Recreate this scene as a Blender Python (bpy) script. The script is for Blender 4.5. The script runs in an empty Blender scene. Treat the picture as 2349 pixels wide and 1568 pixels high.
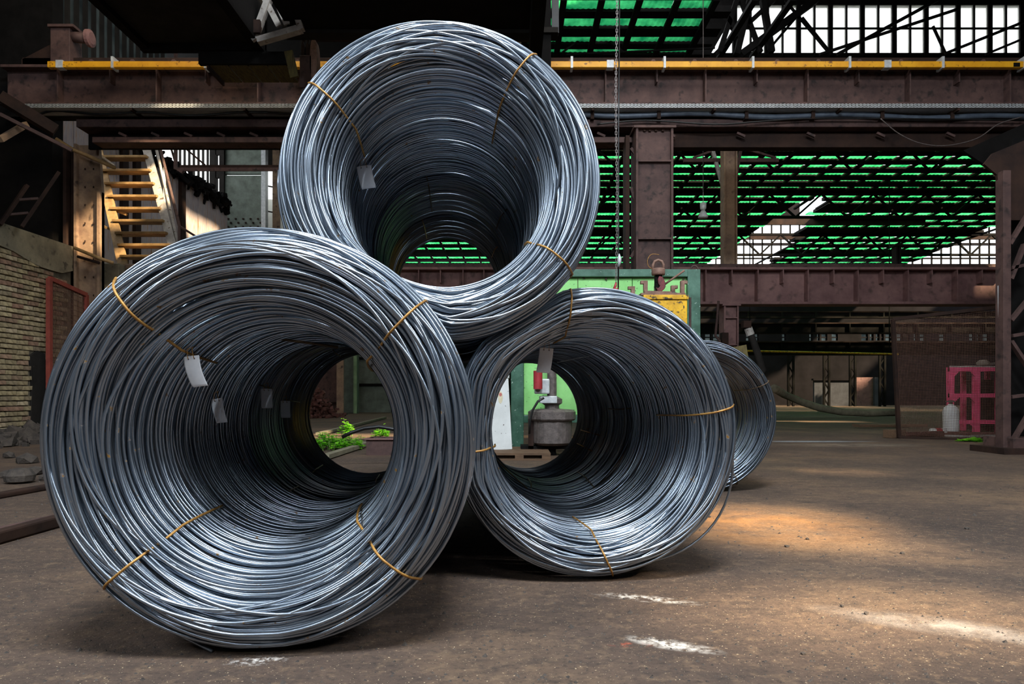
import bpy, math, random
import numpy as np
from mathutils import Vector, Matrix

# ------------------------------------------------------------------ camera, world, lights, exposure
scn = bpy.context.scene
COL = scn.collection
F = 1566.0; CX = 1174.5; HY = 903.0; CH = 0.77      # focal length in px, principal column, horizon row, camera height
cam_d = bpy.data.cameras.new('camera'); cam = bpy.data.objects.new('camera', cam_d); COL.objects.link(cam)
cam.location = (0, 0, CH); cam.rotation_euler = (math.pi/2, 0, 0)
cam_d.sensor_width = 36; cam_d.sensor_fit = 'HORIZONTAL'; cam_d.lens = 36*F/2349
cam_d.shift_y = (HY-784)/2349; cam_d.clip_start = 0.05; cam_d.clip_end = 400
scn.camera = cam
scn.view_settings.view_transform = 'Standard'; scn.view_settings.look = 'None'
scn.view_settings.gamma = 1; scn.view_settings.use_curve_mapping = False
scn.view_settings.exposure = 0.0

w = bpy.data.worlds.new('world'); scn.world = w; w.use_nodes = True
bg = w.node_tree.nodes['Background']; bg.inputs[0].default_value = (0.93, 0.97, 1.0, 1); bg.inputs[1].default_value = 3.0

SUN_DIR = Vector((-0.66, 0.42, -0.62)).normalized()
def lamp(name, kind, loc, aim, energy, color, size=None, size_y=None, angle=None, spread=None):
    d = bpy.data.lights.new(name, kind); o = bpy.data.objects.new(name, d); COL.objects.link(o)
    o.location = loc
    o.rotation_euler = (Vector(aim)-Vector(loc)).to_track_quat('-Z', 'Y').to_euler()
    d.energy = energy; d.color = color
    if kind == 'AREA':
        d.shape = 'RECTANGLE'; d.size = size; d.size_y = size_y
        if spread: d.spread = spread
    if kind == 'SUN': d.angle = angle
    return o
lamp('sun', 'SUN', (0, 0, 30), Vector((0, 0, 30))+SUN_DIR, 18, (1.0, 0.78, 0.5), angle=0.035)
lamp('skylight_overhead', 'AREA', (0.4, -0.6, 8.8), (0.0, 2.6, 0.9), 1500, (0.84, 0.92, 1.0), 3.0, 1.6)
lamp('skylight_behind', 'AREA', (-0.5, -4.4, 5.6), (-0.1, 3.0, 0.9), 130, (0.84, 0.92, 1.0), 3.4, 1.2)
lamp('side_fill_right', 'AREA', (6.2, -0.8, 6.4), (0.2, 3.0, 0.9), 420, (0.86, 0.93, 1.0), 1.0, 2.4)  # added fill lamp, not a modelled window; brightens the coils from the right
lamp('side_fill_left', 'AREA', (-6.2, -1.2, 6.2), (-0.5, 2.6, 0.9), 400, (0.8, 0.9, 1.0), 1.0, 2.4)  # matching added fill lamp for the left flanks of the coils
lamp('fill_back_bay', 'AREA', (2.5, 8.4, 9.2), (2.5, 11.0, 0), 280, (1.0, 0.95, 0.9), 8.0, 2.4)  # added lamp that lifts the dull steelwork behind the coils
lamp('fill_left_bay', 'AREA', (-5.6, 9.4, 9.2), (-7.6, 11.4, 1.5), 150, (1.0, 0.86, 0.66), 2.0, 2.0)  # added warm lamp to brighten the brick wall at left

# ------------------------------------------------------------------ helpers
def P(px, py, Y):                       # a picture point pushed out to depth Y gives a place in the hall
    return Vector(((px-CX)*Y/F, Y, CH+(HY-py)*Y/F))
def GY(py): return CH*F/(py-HY)         # depth of a floor point seen on row py

class MB:
    def __init__(s): s.v = []; s.f = []
    def add(s, vs, fs):
        n = len(s.v); s.v += [tuple(q) for q in vs]; s.f += [tuple(i+n for i in f) for f in fs]; return s
    def box(s, x0, x1, y0, y1, z0, z1):
        x0, x1 = sorted((x0, x1)); y0, y1 = sorted((y0, y1)); z0, z1 = sorted((z0, z1))
        return s.add([(x0,y0,z0),(x1,y0,z0),(x1,y1,z0),(x0,y1,z0),(x0,y0,z1),(x1,y0,z1),(x1,y1,z1),(x0,y1,z1)],
              [(0,3,2,1),(4,5,6,7),(0,1,5,4),(1,2,6,5),(2,3,7,6),(3,0,4,7)])
    def bar(s, a, b, w, h=None, up=(0,0,1)):            # rectangular bar from a to b
        a = Vector(a); b = Vector(b); h = w if h is None else h
        t = (b-a).normalized(); u = Vector(up)
        if abs(t.dot(u)) > .98: u = Vector((1, 0, 0))
        sx = t.cross(u).normalized()*w/2; sz = sx.cross(t).normalized()*h/2
        vs = [a-sx-sz, a+sx-sz, a+sx+sz, a-sx+sz, b-sx-sz, b+sx-sz, b+sx+sz, b-sx+sz]
        return s.add(vs, [(0,1,2,3),(7,6,5,4),(0,4,5,1),(1,5,6,2),(2,6,7,3),(3,7,4,0)])
    def tube(s, pts, r, n=8, closed=False):
        pts = [Vector(p) for p in pts]; m = len(pts); rr = r if isinstance(r, (list, tuple)) else [r]*m
        base = len(s.v); prev = None
        for i, p in enumerate(pts):
            if closed: t = pts[(i+1) % m]-pts[i-1]
            else: t = pts[min(i+1, m-1)]-pts[max(i-1, 0)]
            t.normalize()
            if prev is None:
                u = Vector((0,0,1)) if abs(t.z) < .9 else Vector((1,0,0)); u = (u-t*u.dot(t)).normalized()
            else: u = (prev-t*prev.dot(t)).normalized()
            prev = u; q = t.cross(u)
            for k in range(n):
                a = 2*math.pi*k/n; s.v.append(tuple(p+(u*math.cos(a)+q*math.sin(a))*rr[i]))
        for i in range(m if closed else m-1):
            j = (i+1) % m
            for k in range(n):
                l = (k+1) % n; s.f.append((base+i*n+k, base+i*n+l, base+j*n+l, base+j*n+k))
        if not closed:
            s.f.append(tuple(base+k for k in reversed(range(n)))); s.f.append(tuple(base+(m-1)*n+k for k in range(n)))
        return s
    def lathe(s, c, prof, n=24):                        # prof = [(r, z)...] about vertical through c
        base = len(s.v); c = Vector(c)
        for r, z in prof:
            for k in range(n):
                a = 2*math.pi*k/n; s.v.append((c.x+r*math.cos(a), c.y+r*math.sin(a), c.z+z))
        for i in range(len(prof)-1):
            for k in range(n):
                l = (k+1) % n; s.f.append((base+i*n+k, base+i*n+l, base+(i+1)*n+l, base+(i+1)*n+k))
        s.f.append(tuple(base+k for k in reversed(range(n)))); s.f.append(tuple(base+(len(prof)-1)*n+k for k in range(n)))
        return s
    def prism(s, poly, y0, y1):                         # poly in (x, z), extruded along y
        n = len(poly)
        vs = [(x, y0, z) for x, z in poly]+[(x, y1, z) for x, z in poly]
        fs = [tuple(range(n)), tuple(reversed(range(n, 2*n)))]
        fs += [(i, i+n, (i+1) % n+n, (i+1) % n) for i in range(n)]
        return s.add(vs, fs)
    def xprism(s, poly, x0, x1):                        # poly in (y, z), extruded along x
        n = len(poly)
        vs = [(x0, y, z) for y, z in poly]+[(x1, y, z) for y, z in poly]
        fs = [tuple(range(n)), tuple(reversed(range(n, 2*n)))]
        fs += [(i, i+n, (i+1) % n+n, (i+1) % n) for i in range(n)]
        return s.add(vs, fs)
    def ibeam(s, a, b, w, h, t=.02, up=(0,0,1)):        # I section between a and b, h along up
        a = Vector(a); b = Vector(b); d = (b-a).normalized(); u = Vector(up)
        u = (u-d*u.dot(d)).normalized()
        s.bar(a+u*(h-t)/2, b+u*(h-t)/2, w, t, up); s.bar(a-u*(h-t)/2, b-u*(h-t)/2, w, t, up); s.bar(a, b, t, h-2*t, up)
        return s

SH = {}
def finish(me, smooth=False):
    import bmesh
    bm = bmesh.new(); bm.from_mesh(me); bmesh.ops.recalc_face_normals(bm, faces=bm.faces); bm.to_mesh(me); bm.free()
    if smooth:
        me.polygons.foreach_set('use_smooth', [True]*len(me.polygons))
def obj(name, mb, mat, parent=None, smooth=False, loc=None, bevel=0):
    """one mesh object; vertices are given in hall coordinates and stored about its own origin"""
    if parent is not None: org = SH[parent.name]
    elif loc is not None: org = Vector(loc)
    else:
        A = np.array(mb.v); org = Vector(((A[:,0].min()+A[:,0].max())/2, (A[:,1].min()+A[:,1].max())/2, A[:,2].min()))
    me = bpy.data.meshes.new(name)
    me.from_pydata([(x-org.x, y-org.y, z-org.z) for x, y, z in mb.v], [], mb.f)
    finish(me, smooth)
    me.materials.append(mat)
    o = bpy.data.objects.new(name, me); COL.objects.link(o)
    if parent is not None: o.parent = parent
    else: o.location = org
    SH[o.name] = org
    if bevel:
        m = o.modifiers.new('bevel', 'BEVEL'); m.width = bevel; m.segments = 2; m.limit_method = 'ANGLE'
    return o
def tag(o, label, cat, group=None, kind=None):
    o['label'] = label; o['category'] = cat
    if group: o['group'] = group
    if kind: o['kind'] = kind
    return o
def thing(name, label, cat, loc, group=None):
    o = bpy.data.objects.new(name, None); COL.objects.link(o); o.location = loc; o.empty_display_size = .1
    SH[o.name] = Vector(loc)
    return tag(o, label, cat, group)
def struct(name, mb, mat, **k):
    o = obj(name, mb, mat, **k); o['kind'] = 'structure'; return o

# ------------------------------------------------------------------ materials
def rgb(h):
    h = h.lstrip('#'); c = [int(h[i:i+2], 16)/255 for i in (0, 2, 4)]
    return tuple(x/12.92 if x <= .04045 else ((x+.055)/1.055)**2.4 for x in c)+(1,)
def mat(name, c1, c2=None, scale=6, rough=.7, metal=0, bump=.15, contrast=(.35, .65), c3=None, s3=40, t3=(.6, .68), stretch=(1,1,1), spec=.5):
    m = bpy.data.materials.new(name); m.use_nodes = True; nt = m.node_tree; N = nt.nodes; L = nt.links
    b = N['Principled BSDF']; b.inputs['Roughness'].default_value = rough; b.inputs['Metallic'].default_value = metal
    b.inputs['Specular IOR Level'].default_value = spec
    tc = N.new('ShaderNodeTexCoord'); mp = N.new('ShaderNodeMapping'); mp.inputs['Scale'].default_value = stretch
    L.new(tc.outputs['Object'], mp.inputs['Vector'])
    nz = N.new('ShaderNodeTexNoise'); nz.inputs['Scale'].default_value = scale; nz.inputs['Detail'].default_value = 8; nz.inputs['Roughness'].default_value = .65
    L.new(mp.outputs[0], nz.inputs['Vector'])
    cr = N.new('ShaderNodeValToRGB'); cr.color_ramp.elements[0].position = contrast[0]; cr.color_ramp.elements[1].position = contrast[1]
    cr.color_ramp.elements[0].color = rgb(c1); cr.color_ramp.elements[1].color = rgb(c2 or c1)
    L.new(nz.outputs['Fac'], cr.inputs['Fac']); last = cr.outputs['Color']
    if c3:
        n3 = N.new('ShaderNodeTexNoise'); n3.inputs['Scale'].default_value = s3; n3.inputs['Detail'].default_value = 5
        L.new(mp.outputs[0], n3.inputs['Vector'])
        r3 = N.new('ShaderNodeMapRange'); r3.inputs['From Min'].default_value = t3[0]; r3.inputs['From Max'].default_value = t3[1]
        L.new(n3.outputs['Fac'], r3.inputs['Value'])
        mx = N.new('ShaderNodeMix'); mx.data_type = 'RGBA'
        L.new(r3.outputs['Result'], mx.inputs['Factor']); L.new(last, mx.inputs['A']); mx.inputs['B'].default_value = rgb(c3); last = mx.outputs['Result']
    L.new(last, b.inputs['Base Color'])
    if bump:
        bp = N.new('ShaderNodeBump'); bp.inputs['Strength'].default_value = bump; bp.inputs['Distance'].default_value = .02
        nb = N.new('ShaderNodeTexNoise'); nb.inputs['Scale'].default_value = scale*5; nb.inputs['Detail'].default_value = 4
        L.new(mp.outputs[0], nb.inputs['Vector']); L.new(nb.outputs['Fac'], bp.inputs['Height']); L.new(bp.outputs['Normal'], b.inputs['Normal'])
    return m
def steel_mat(name, c1, c2, rough=.32, spots=True):
    m = bpy.data.materials.new(name); m.use_nodes = True; nt = m.node_tree; N = nt.nodes; L = nt.links
    b = N['Principled BSDF']; b.inputs['Metallic'].default_value = .95; b.inputs['Roughness'].default_value = rough
    tc = N.new('ShaderNodeTexCoord')
    nz = N.new('ShaderNodeTexNoise'); nz.inputs['Scale'].default_value = 9; nz.inputs['Detail'].default_value = 3
    L.new(tc.outputs['Object'], nz.inputs['Vector'])
    mx = N.new('ShaderNodeMix'); mx.data_type = 'RGBA'; mx.inputs['A'].default_value = rgb(c1); mx.inputs['B'].default_value = rgb(c2)
    L.new(nz.outputs['Fac'], mx.inputs['Factor'])
    n2 = N.new('ShaderNodeTexNoise'); n2.inputs['Scale'].default_value = 26; n2.inputs['Detail'].default_value = 4; n2.inputs['Roughness'].default_value = .7
    L.new(tc.outputs['Object'], n2.inputs['Vector'])
    r2 = N.new('ShaderNodeMapRange'); r2.inputs['From Min'].default_value = .645; r2.inputs['From Max'].default_value = .69
    L.new(n2.outputs['Fac'], r2.inputs['Value'])
    m2 = N.new('ShaderNodeMix'); m2.data_type = 'RGBA'; m2.inputs['B'].default_value = rgb('#7a5a2c')
    L.new(r2.outputs['Result'], m2.inputs['Factor']); L.new(mx.outputs['Result'], m2.inputs['A'])
    L.new(m2.outputs['Result'], b.inputs['Base Color'])
    r4 = N.new('ShaderNodeMapRange'); r4.inputs['To Min'].default_value = .95; r4.inputs['To Max'].default_value = 0
    L.new(r2.outputs['Result'], r4.inputs['Value']); L.new(r4.outputs['Result'], b.inputs['Metallic'])
    return m
M = {}
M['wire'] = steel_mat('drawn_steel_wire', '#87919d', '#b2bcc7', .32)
M['wire_back'] = steel_mat('drawn_steel_wire_darker', '#646e79', '#868f9a', .34)  # darker tone of the same wire, used on all rear coils
M['tie'] = mat('rusty_tie_wire', '#8a5f2a', '#b98a45', 40, .5, .4, 0)
M['tie_dark'] = mat('dull_tie_wire', '#4b3b2b', '#6d5638', 40, .6, .3, 0)
M['rust'] = mat('rusty_brown_steel', '#3d2a27', '#58403a', 3, .75, .1, .2, c3='#261b18', s3=9, t3=(.55,.7))
M['rust_dark'] = mat('dark_rusty_steel', '#241a17', '#38271f', 3, .8, .1, .2, spec=.2)
M['rust_light'] = mat('rosy_painted_steel', '#6a4a48', '#8a6660', 2, .7, .05, .15, c3='#4f3a35', s3=6, t3=(.55,.75))
M['black'] = mat('black_steel', '#0a0908', '#141211', 4, .85, 0, .1, spec=.12)  # near-black base tone for roof, crane and far-bay steel
M['dark_grey'] = mat('dark_grey_plate', '#1e1c1a', '#2c2926', 2, .9, 0, .1, spec=.15)  # dark grey base tone for plates and bars
M['yellow'] = mat('yellow_paint', '#c98a08', '#e0a31c', 3, .5, 0, .05, c3='#7a4d10', s3=14, t3=(.6,.7))
M['galv'] = mat('galvanised_steel', '#a3a7aa', '#c3c6c6', 12, .5, .2, .05)
M['white_steel'] = mat('chalky_white_steel', '#8d8782', '#b4aea6', 6, .7, 0, .1, c3='#5b4a3e', s3=14)
M['green'] = mat('light_green_paint', '#7fc76c', '#9add86', 3, .55, 0, .06, c3='#4a7a44', s3=30, t3=(.64,.7))
M['green_dark'] = mat('dark_green_paint', '#2d5140', '#4e7462', 5, .4, .1, .06, c3='#93a79c', s3=26, t3=(.66,.7))
M['yellow_box'] = mat('worn_yellow_paint', '#b5850f', '#e2ad18', 8, .6, 0, .15, c3='#3c2c14', s3=22, t3=(.55,.64))
M['iron'] = mat('cast_iron', '#4e4744', '#6e6460', 12, .6, .3, .2)
M['iron_rust'] = mat('rust_cast_iron', '#6d5145', '#8c6c5c', 14, .7, .2, .2)
M['red'] = mat('red_paint', '#8e1f25', '#a8323a', 10, .5, 0, 0)
M['pink'] = mat('pink_paint', '#e23a6c', '#f0608a', 8, .55, 0, .05)
M['white_enamel'] = mat('white_enamel', '#c9cbc8', '#dfe1de', 3, .45, 0, .02, c3='#4b4038', s3=38, t3=(.66,.70))
M['tag'] = mat('pale_metal_tag', '#dfe3ea', '#eef0f4', 20, .6, 0, 0)
M['wood'] = mat('weathered_wood', '#4e3a29', '#6b513a', 6, .8, 0, .2, stretch=(1,8,8))
M['wood_moss'] = mat('mossy_wood', '#5c5324', '#3b2c18', 9, .85, 0, .3, stretch=(6,1,1))
M['stair'] = mat('weathered_tan_steel', '#7d6238', '#a8875a', 6, .65, .1, .1)
M['column'] = mat('column_buff_steel', '#6b5446', '#a08468', 2.5, .7, 0, .25, c3='#3b2c26', s3=5, t3=(.58,.72))
M['sheet'] = mat('streaked_pale_sheet', '#9c9096', '#d2c8c4', 5, .7, 0, .1, c3='#a87638', s3=5, t3=(.52,.7), stretch=(1,4,.35))
M['plaster'] = mat('old_render', '#6a6252', '#8c836c', 3, .9, 0, .4, c3='#4a4438', s3=7)
M['greengrey'] = mat('green_grey_plate', '#4c554a', '#69746a', 3, .6, .1, .1)
M['end_wall'] = mat('dim_end_wall', '#121012', '#1f1c1f', .8, .9, 0, .1, spec=.1)
M['pale_wall'] = mat('pale_wall_plaster', '#3a3b40', '#484a50', 2, .9, 0, .1, spec=.1)
M['mortar'] = mat('mortar', '#4f483a', '#6a6150', 10, .95, 0, .4)
M['rubber'] = mat('black_rubber', '#0c0c0c', '#191919', 10, .4, 0, 0)
M['rope'] = mat('hoist_steel', '#4e4644', '#6e6460', 20, .5, .4, 0)
M['porcelain'] = mat('lamp_white', '#9a9a92', '#b8b8b0', 10, .4, 0, 0)
M['stone'] = mat('broken_concrete', '#6b6258', '#8f857a', 10, .9, 0, .4)
M['stone_dark'] = mat('dark_rubble', '#302a26', '#4d443c', 10, .9, 0, .4)
M['scrap'] = mat('scrap_rust', '#4a2c28', '#6d4238', 14, .8, .1, .3)
M['mesh'] = mat('rusty_mesh', '#4d3427', '#66483a', 20, .8, .1, 0)
M['hose'] = mat('dusty_pipe', '#5f5a48', '#7c7660', 6, .8, 0, .1)

def brick_mat():
    m = bpy.data.materials.new('yellow_brick'); m.use_nodes = True; nt = m.node_tree; N = nt.nodes; L = nt.links
    b = N['Principled BSDF']; b.inputs['Roughness'].default_value = .9
    oi = N.new('ShaderNodeObjectInfo'); cr = N.new('ShaderNodeValToRGB')
    for p, c in ((0, '#9a8a6a'), (.35, '#b3a27c'), (.6, '#897a62'), (.8, '#9a7560'), (1, '#c4b694')):
        if p in (0, 1): e = cr.color_ramp.elements[0 if p == 0 else -1]
        else: e = cr.color_ramp.elements.new(p)
        e.color = rgb(c)
    L.new(oi.outputs['Random'], cr.inputs['Fac'])
    tc = N.new('ShaderNodeTexCoord'); nz = N.new('ShaderNodeTexNoise'); nz.inputs['Scale'].default_value = 14; nz.inputs['Detail'].default_value = 6
    L.new(tc.outputs['Object'], nz.inputs['Vector'])
    mx = N.new('ShaderNodeMix'); mx.data_type = 'RGBA'; mx.blend_type = 'MULTIPLY'; mx.inputs['Factor'].default_value = .8
    c2 = N.new('ShaderNodeValToRGB'); c2.color_ramp.elements[0].position = .3; c2.color_ramp.elements[0].color = (.35,.33,.3,1); c2.color_ramp.elements[1].position = .6
    L.new(nz.outputs['Fac'], c2.inputs['Fac']); L.new(cr.outputs['Color'], mx.inputs['A']); L.new(c2.outputs['Color'], mx.inputs['B'])
    L.new(mx.outputs['Result'], b.inputs['Base Color'])
    bp = N.new('ShaderNodeBump'); bp.inputs['Strength'].default_value = .5; bp.inputs['Distance'].default_value = .02
    L.new(nz.outputs['Fac'], bp.inputs['Height']); L.new(bp.outputs['Normal'], b.inputs['Normal'])
    return m
M['brick'] = brick_mat()
def translucent(name, ca, cb, scale, amount=.9, clear=0):
    m = bpy.data.materials.new(name); m.use_nodes = True; nt = m.node_tree; N = nt.nodes; L = nt.links
    out = N['Material Output']; N.remove(N['Principled BSDF'])
    tr = N.new('ShaderNodeBsdfTranslucent'); df = N.new('ShaderNodeBsdfDiffuse'); ms = N.new('ShaderNodeMixShader'); ms.inputs[0].default_value = amount
    tc = N.new('ShaderNodeTexCoord'); nz = N.new('ShaderNodeTexNoise'); nz.inputs['Scale'].default_value = scale; nz.inputs['Detail'].default_value = 5
    oi = N.new('ShaderNodeObjectInfo'); va = N.new('ShaderNodeVectorMath'); va.operation = 'ADD'
    L.new(tc.outputs['Object'], va.inputs[0]); L.new(oi.outputs['Location'], va.inputs[1]); L.new(va.outputs[0], nz.inputs['Vector'])
    cr = N.new('ShaderNodeValToRGB'); cr.color_ramp.elements[0].position = .35; cr.color_ramp.elements[1].position = .7
    cr.color_ramp.elements[0].color = rgb(ca); cr.color_ramp.elements[1].color = rgb(cb)
    L.new(nz.outputs['Fac'], cr.inputs['Fac'])
    L.new(cr.outputs['Color'], tr.inputs['Color']); L.new(cr.outputs['Color'], df.inputs['Color'])
    L.new(df.outputs[0], ms.inputs[1]); L.new(tr.outputs[0], ms.inputs[2]); last = ms.outputs[0]
    if clear:
        tp = N.new('ShaderNodeBsdfTransparent'); m2 = N.new('ShaderNodeMixShader'); m2.inputs[0].default_value = clear
        L.new(last, m2.inputs[1]); L.new(tp.outputs[0], m2.inputs[2]); last = m2.outputs[0]
    L.new(last, out.inputs['Surface'])
    return m
M['green_sheet'] = translucent('green_translucent_sheet', '#0f6a3e', '#3cae68', 2.6)
M['milky'] = translucent('milky_glazing', '#e8e8dc', '#fafaf4', 2, clear=.55)
M['milky_grey'] = translucent('dusty_glazing', '#5c6262', '#848a88', 2)

def floor_mat():
    m = bpy.data.materials.new('dirty_concrete_floor'); m.use_nodes = True; nt = m.node_tree; N = nt.nodes; L = nt.links
    b = N['Principled BSDF']; b.inputs['Roughness'].default_value = .85; b.inputs['Specular IOR Level'].default_value = .35
    geo = N.new('ShaderNodeNewGeometry'); pos = geo.outputs['Position']
    def noise(sc, det=8, rough=.6, stretch=None):
        n = N.new('ShaderNodeTexNoise'); n.inputs['Scale'].default_value = sc; n.inputs['Detail'].default_value = det; n.inputs['Roughness'].default_value = rough
        if stretch:
            mp = N.new('ShaderNodeMapping'); mp.inputs['Scale'].default_value = stretch; L.new(pos, mp.inputs['Vector']); L.new(mp.outputs[0], n.inputs['Vector'])
        else: L.new(pos, n.inputs['Vector'])
        return n.outputs['Fac']
    def ramp(fac, stops):
        r = N.new('ShaderNodeValToRGB'); e = r.color_ramp.elements
        e[0].position = stops[0][0]; e[0].color = rgb(stops[0][1]); e[1].position = stops[-1][0]; e[1].color = rgb(stops[-1][1])
        for p, c in stops[1:-1]:
            q = e.new(p); q.color = rgb(c)
        L.new(fac, r.inputs['Fac']); return r.outputs['Color']
    def mix(f, a, b_, mode='MIX'):
        x = N.new('ShaderNodeMix'); x.data_type = 'RGBA'; x.blend_type = mode
        if isinstance(f, float): x.inputs['Factor'].default_value = f
        else: L.new(f, x.inputs['Factor'])
        L.new(a, x.inputs['A'])
        if isinstance(b_, str): x.inputs['B'].default_value = rgb(b_)
        else: L.new(b_, x.inputs['B'])
        return x.outputs['Result']
    def mr(v, a, b_, c=0, d=1):
        r = N.new('ShaderNodeMapRange'); r.inputs['From Min'].default_value = a; r.inputs['From Max'].default_value = b_
        r.inputs['To Min'].default_value = c; r.inputs['To Max'].default_value = d; L.new(v, r.inputs['Value']); return r.outputs['Result']
    def mul(a, b_):
        x = N.new('ShaderNodeMath'); x.operation = 'MULTIPLY'; L.new(a, x.inputs[0]); L.new(b_, x.inputs[1]); return x.outputs[0]
    base = ramp(noise(.9), [(.3, '#3a2f29'), (.5, '#514136'), (.72, '#705943')])
    base = mix(mr(noise(5, stretch=(1, 2.2, 1)), .5, .72), base, '#3d322b')
    fine = noise(55, 6, .7)
    base = mix(mr(fine, .5, .68, 0, .85), base, '#29221e')
    base = mix(mr(noise(17, 5, .7), .52, .7, 0, .6), base, '#76604a')
    base = mix(mr(noise(110, 3), .64, .7, 0, .9), base, '#c2aa88')
    def stain_and_sun(x, y, sx, sy, rot, col, sc, lo, hi, amt):
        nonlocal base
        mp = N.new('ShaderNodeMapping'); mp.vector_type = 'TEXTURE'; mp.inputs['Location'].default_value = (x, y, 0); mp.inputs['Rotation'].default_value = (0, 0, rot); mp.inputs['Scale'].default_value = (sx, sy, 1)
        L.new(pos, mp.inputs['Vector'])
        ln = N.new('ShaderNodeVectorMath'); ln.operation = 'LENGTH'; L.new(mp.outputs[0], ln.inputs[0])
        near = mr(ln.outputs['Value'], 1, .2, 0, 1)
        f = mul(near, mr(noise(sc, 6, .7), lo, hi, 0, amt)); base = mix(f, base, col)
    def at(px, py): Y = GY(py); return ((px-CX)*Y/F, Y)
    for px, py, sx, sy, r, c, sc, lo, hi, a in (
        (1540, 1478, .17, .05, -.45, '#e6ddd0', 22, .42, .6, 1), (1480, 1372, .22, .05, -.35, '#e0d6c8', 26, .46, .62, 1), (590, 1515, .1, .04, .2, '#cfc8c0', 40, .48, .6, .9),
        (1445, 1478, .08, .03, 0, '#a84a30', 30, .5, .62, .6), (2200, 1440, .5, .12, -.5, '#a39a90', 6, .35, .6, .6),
        (1700, 1200, .9, .8, 0, '#a0703e', 3, .35, .65, .7), (1860, 1012, 1.2, .22, 0, '#9aa3a8', 3, .3, .5, .8), (1950, 1020, 1.4, .5, 0, '#a89a86', 3, .35, .6, .4)):  # orange entry paints a warm pool of sunlight into the floor colour
        x, y = at(px, py); stain_and_sun(x, y, sx, sy, r, c, sc, lo, hi, a)
    L.new(base, b.inputs['Base Color'])
    bp = N.new('ShaderNodeBump'); bp.inputs['Strength'].default_value = .8; bp.inputs['Distance'].default_value = .016
    ad = N.new('ShaderNodeMath'); ad.operation = 'ADD'; L.new(noise(22, 6, .7), ad.inputs[0]); L.new(noise(3.5, 3, .5), ad.inputs[1])
    L.new(ad.outputs[0], bp.inputs['Height']); L.new(bp.outputs['Normal'], b.inputs['Normal'])
    return m
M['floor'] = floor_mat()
rnd = random.Random(7)

# ------------------------------------------------------------------ the setting: floor, roof, walls
H = 9.5
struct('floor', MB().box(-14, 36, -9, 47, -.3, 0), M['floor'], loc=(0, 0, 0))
# roof over the near bay: plates with openings placed to drop sun patches where wanted
def up(x, y, z=0):                                     # where the sun ray that ends at x, y, z passes the roof
    t = (H+.1-z)/-SUN_DIR.z; return x-SUN_DIR.x*t, y-SUN_DIR.y*t
holes = []
def hole(px, py, rx, ry, Y=None, z=None, X=None):
    if Y is None: Y = GY(py); X = (px-CX)*Y/F; z = 0
    elif X is None: p = P(px, py, Y); X, z = p.x, p.z
    hx, hy = up(X, Y, z); holes.append((hx, hy, rx, ry))
hole(1740, 1180, .55, .5); hole(1960, 1420, .6, .36); hole(2300, 1410, .3, .2); hole(1700, 1420, .3, .16)
hole(1850, 966, 1.3, .6); hole(2010, 1080, .5, .3); hole(1930, 1250, .35, .2)
hole(205, 620, .5, .7, Y=12.6); hole(215, 520, .3, .45, Y=12.6)
hole(15, 590, .35, .45, Y=10.8); hole(22, 880, .12, .2, Y=10.9)
hole(440, 500, 1.6, 1.2, Y=23.0); hole(340, 450, .9, 1.2, Y=15.5); hole(270, 620, .5, .4, Y=14.5)
hole(820, 1000, 1.1, .8); hole(1250, 1000, .4, .4)
def roof_boxes(mb, x0, x1, y0, y1, cell=.25, z0=H, z1=H+.08):
    ny = int(round((y1-y0)/cell)); nx = int(round((x1-x0)/cell))
    for j in range(ny):
        yc = y0+(j+.5)*cell; start = None
        for i in range(nx+1):
            xc = x0+(i+.5)*cell
            solid = i < nx and not any(abs(xc-h[0]) < h[2] and abs(yc-h[1]) < h[3] for h in holes)
            if solid and start is None: start = x0+i*cell
            if not solid and start is not None:
                mb.box(start, x0+i*cell, y0+j*cell, y0+(j+1)*cell, z0, z1); start = None
mb = MB(); roof_boxes(mb, -14, 36, -9, 12.75); roof_boxes(mb, -8.75, 36, 12.75, 15)
for j in range(8): pass
mb.box(-8.6, 0, 15, 18.5, 13, 13.08); save_ = list(holes); holes[:] = [(-3.3, 19.4, 1.2, 1.9), (-1.6, 20.6, .4, .8), (-4.0, 16.5, .8, .6)]  # openings put in so sun reaches the sheet wall at left
roof_boxes(mb, -14, 0, 18.5, 31, .5, 13, 13.08); holes[:] = save_; mb.box(-14, 0, 14.95, 15.0, H, 13.08); mb.box(-.05, 0, 15, 31, H+.15, 13.08)
mb.box(5, 37, 13, 20.2, 13.4, 13.5); mb.box(5, 37, 13, 13.1, H+.08, 13.5); mb.box(5, 5.1, 13, 15, H+.08, 13.5); mb.box(36.9, 37, 13, 20.2, H+.1, 13.5)  # unseen upper roof added to keep sun off the clerestory bracing
ceiling = struct('ceiling', mb, M['black'], loc=(0, 0, 0))

# glazed part of the roof: rows of green sheets between dark purlins
rowsA = [(15.0, 15.1), (15.34, .42), (16.05, .44), (16.84, .3), (17.35, .24)]
rows = [(15.34, .44), (16.07, .44), (16.84, .34), (17.4, .26)]
rows += [(y, .5) for y in (24.3, 25.25, 26.2, 27.1)]+[(28.0, .3), (28.9, .3), (30.2, .6), (31.1, .5), (33.2, .7), (34.5, .6), (35.6, .6), (38.2, .8), (39.6, .8), (41.1, .8), (43.8, .9), (45.4, .7)]
def in_quad(x, y, q):
    s = None
    for i in range(len(q)):
        a, b = q[i], q[(i+1) % len(q)]; c = (b[0]-a[0])*(y-a[1])-(b[1]-a[1])*(x-a[0])
        if s is None: s = c > 0
        elif (c > 0) != s: return False
    return True
cuts = [[(13.1, 46.4), (17.6, 46.4), (14.1, 30.2), (12.8, 31.5)], [(26.6, 46.4), (36, 46.4), (36, 33), (24.8, 33.4)], [(4.7, 15), (5.1, 19.6), (37, 19.6), (37, 15)]]
def cut(x, y): return any(in_quad(x, y, c) for c in cuts)
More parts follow.
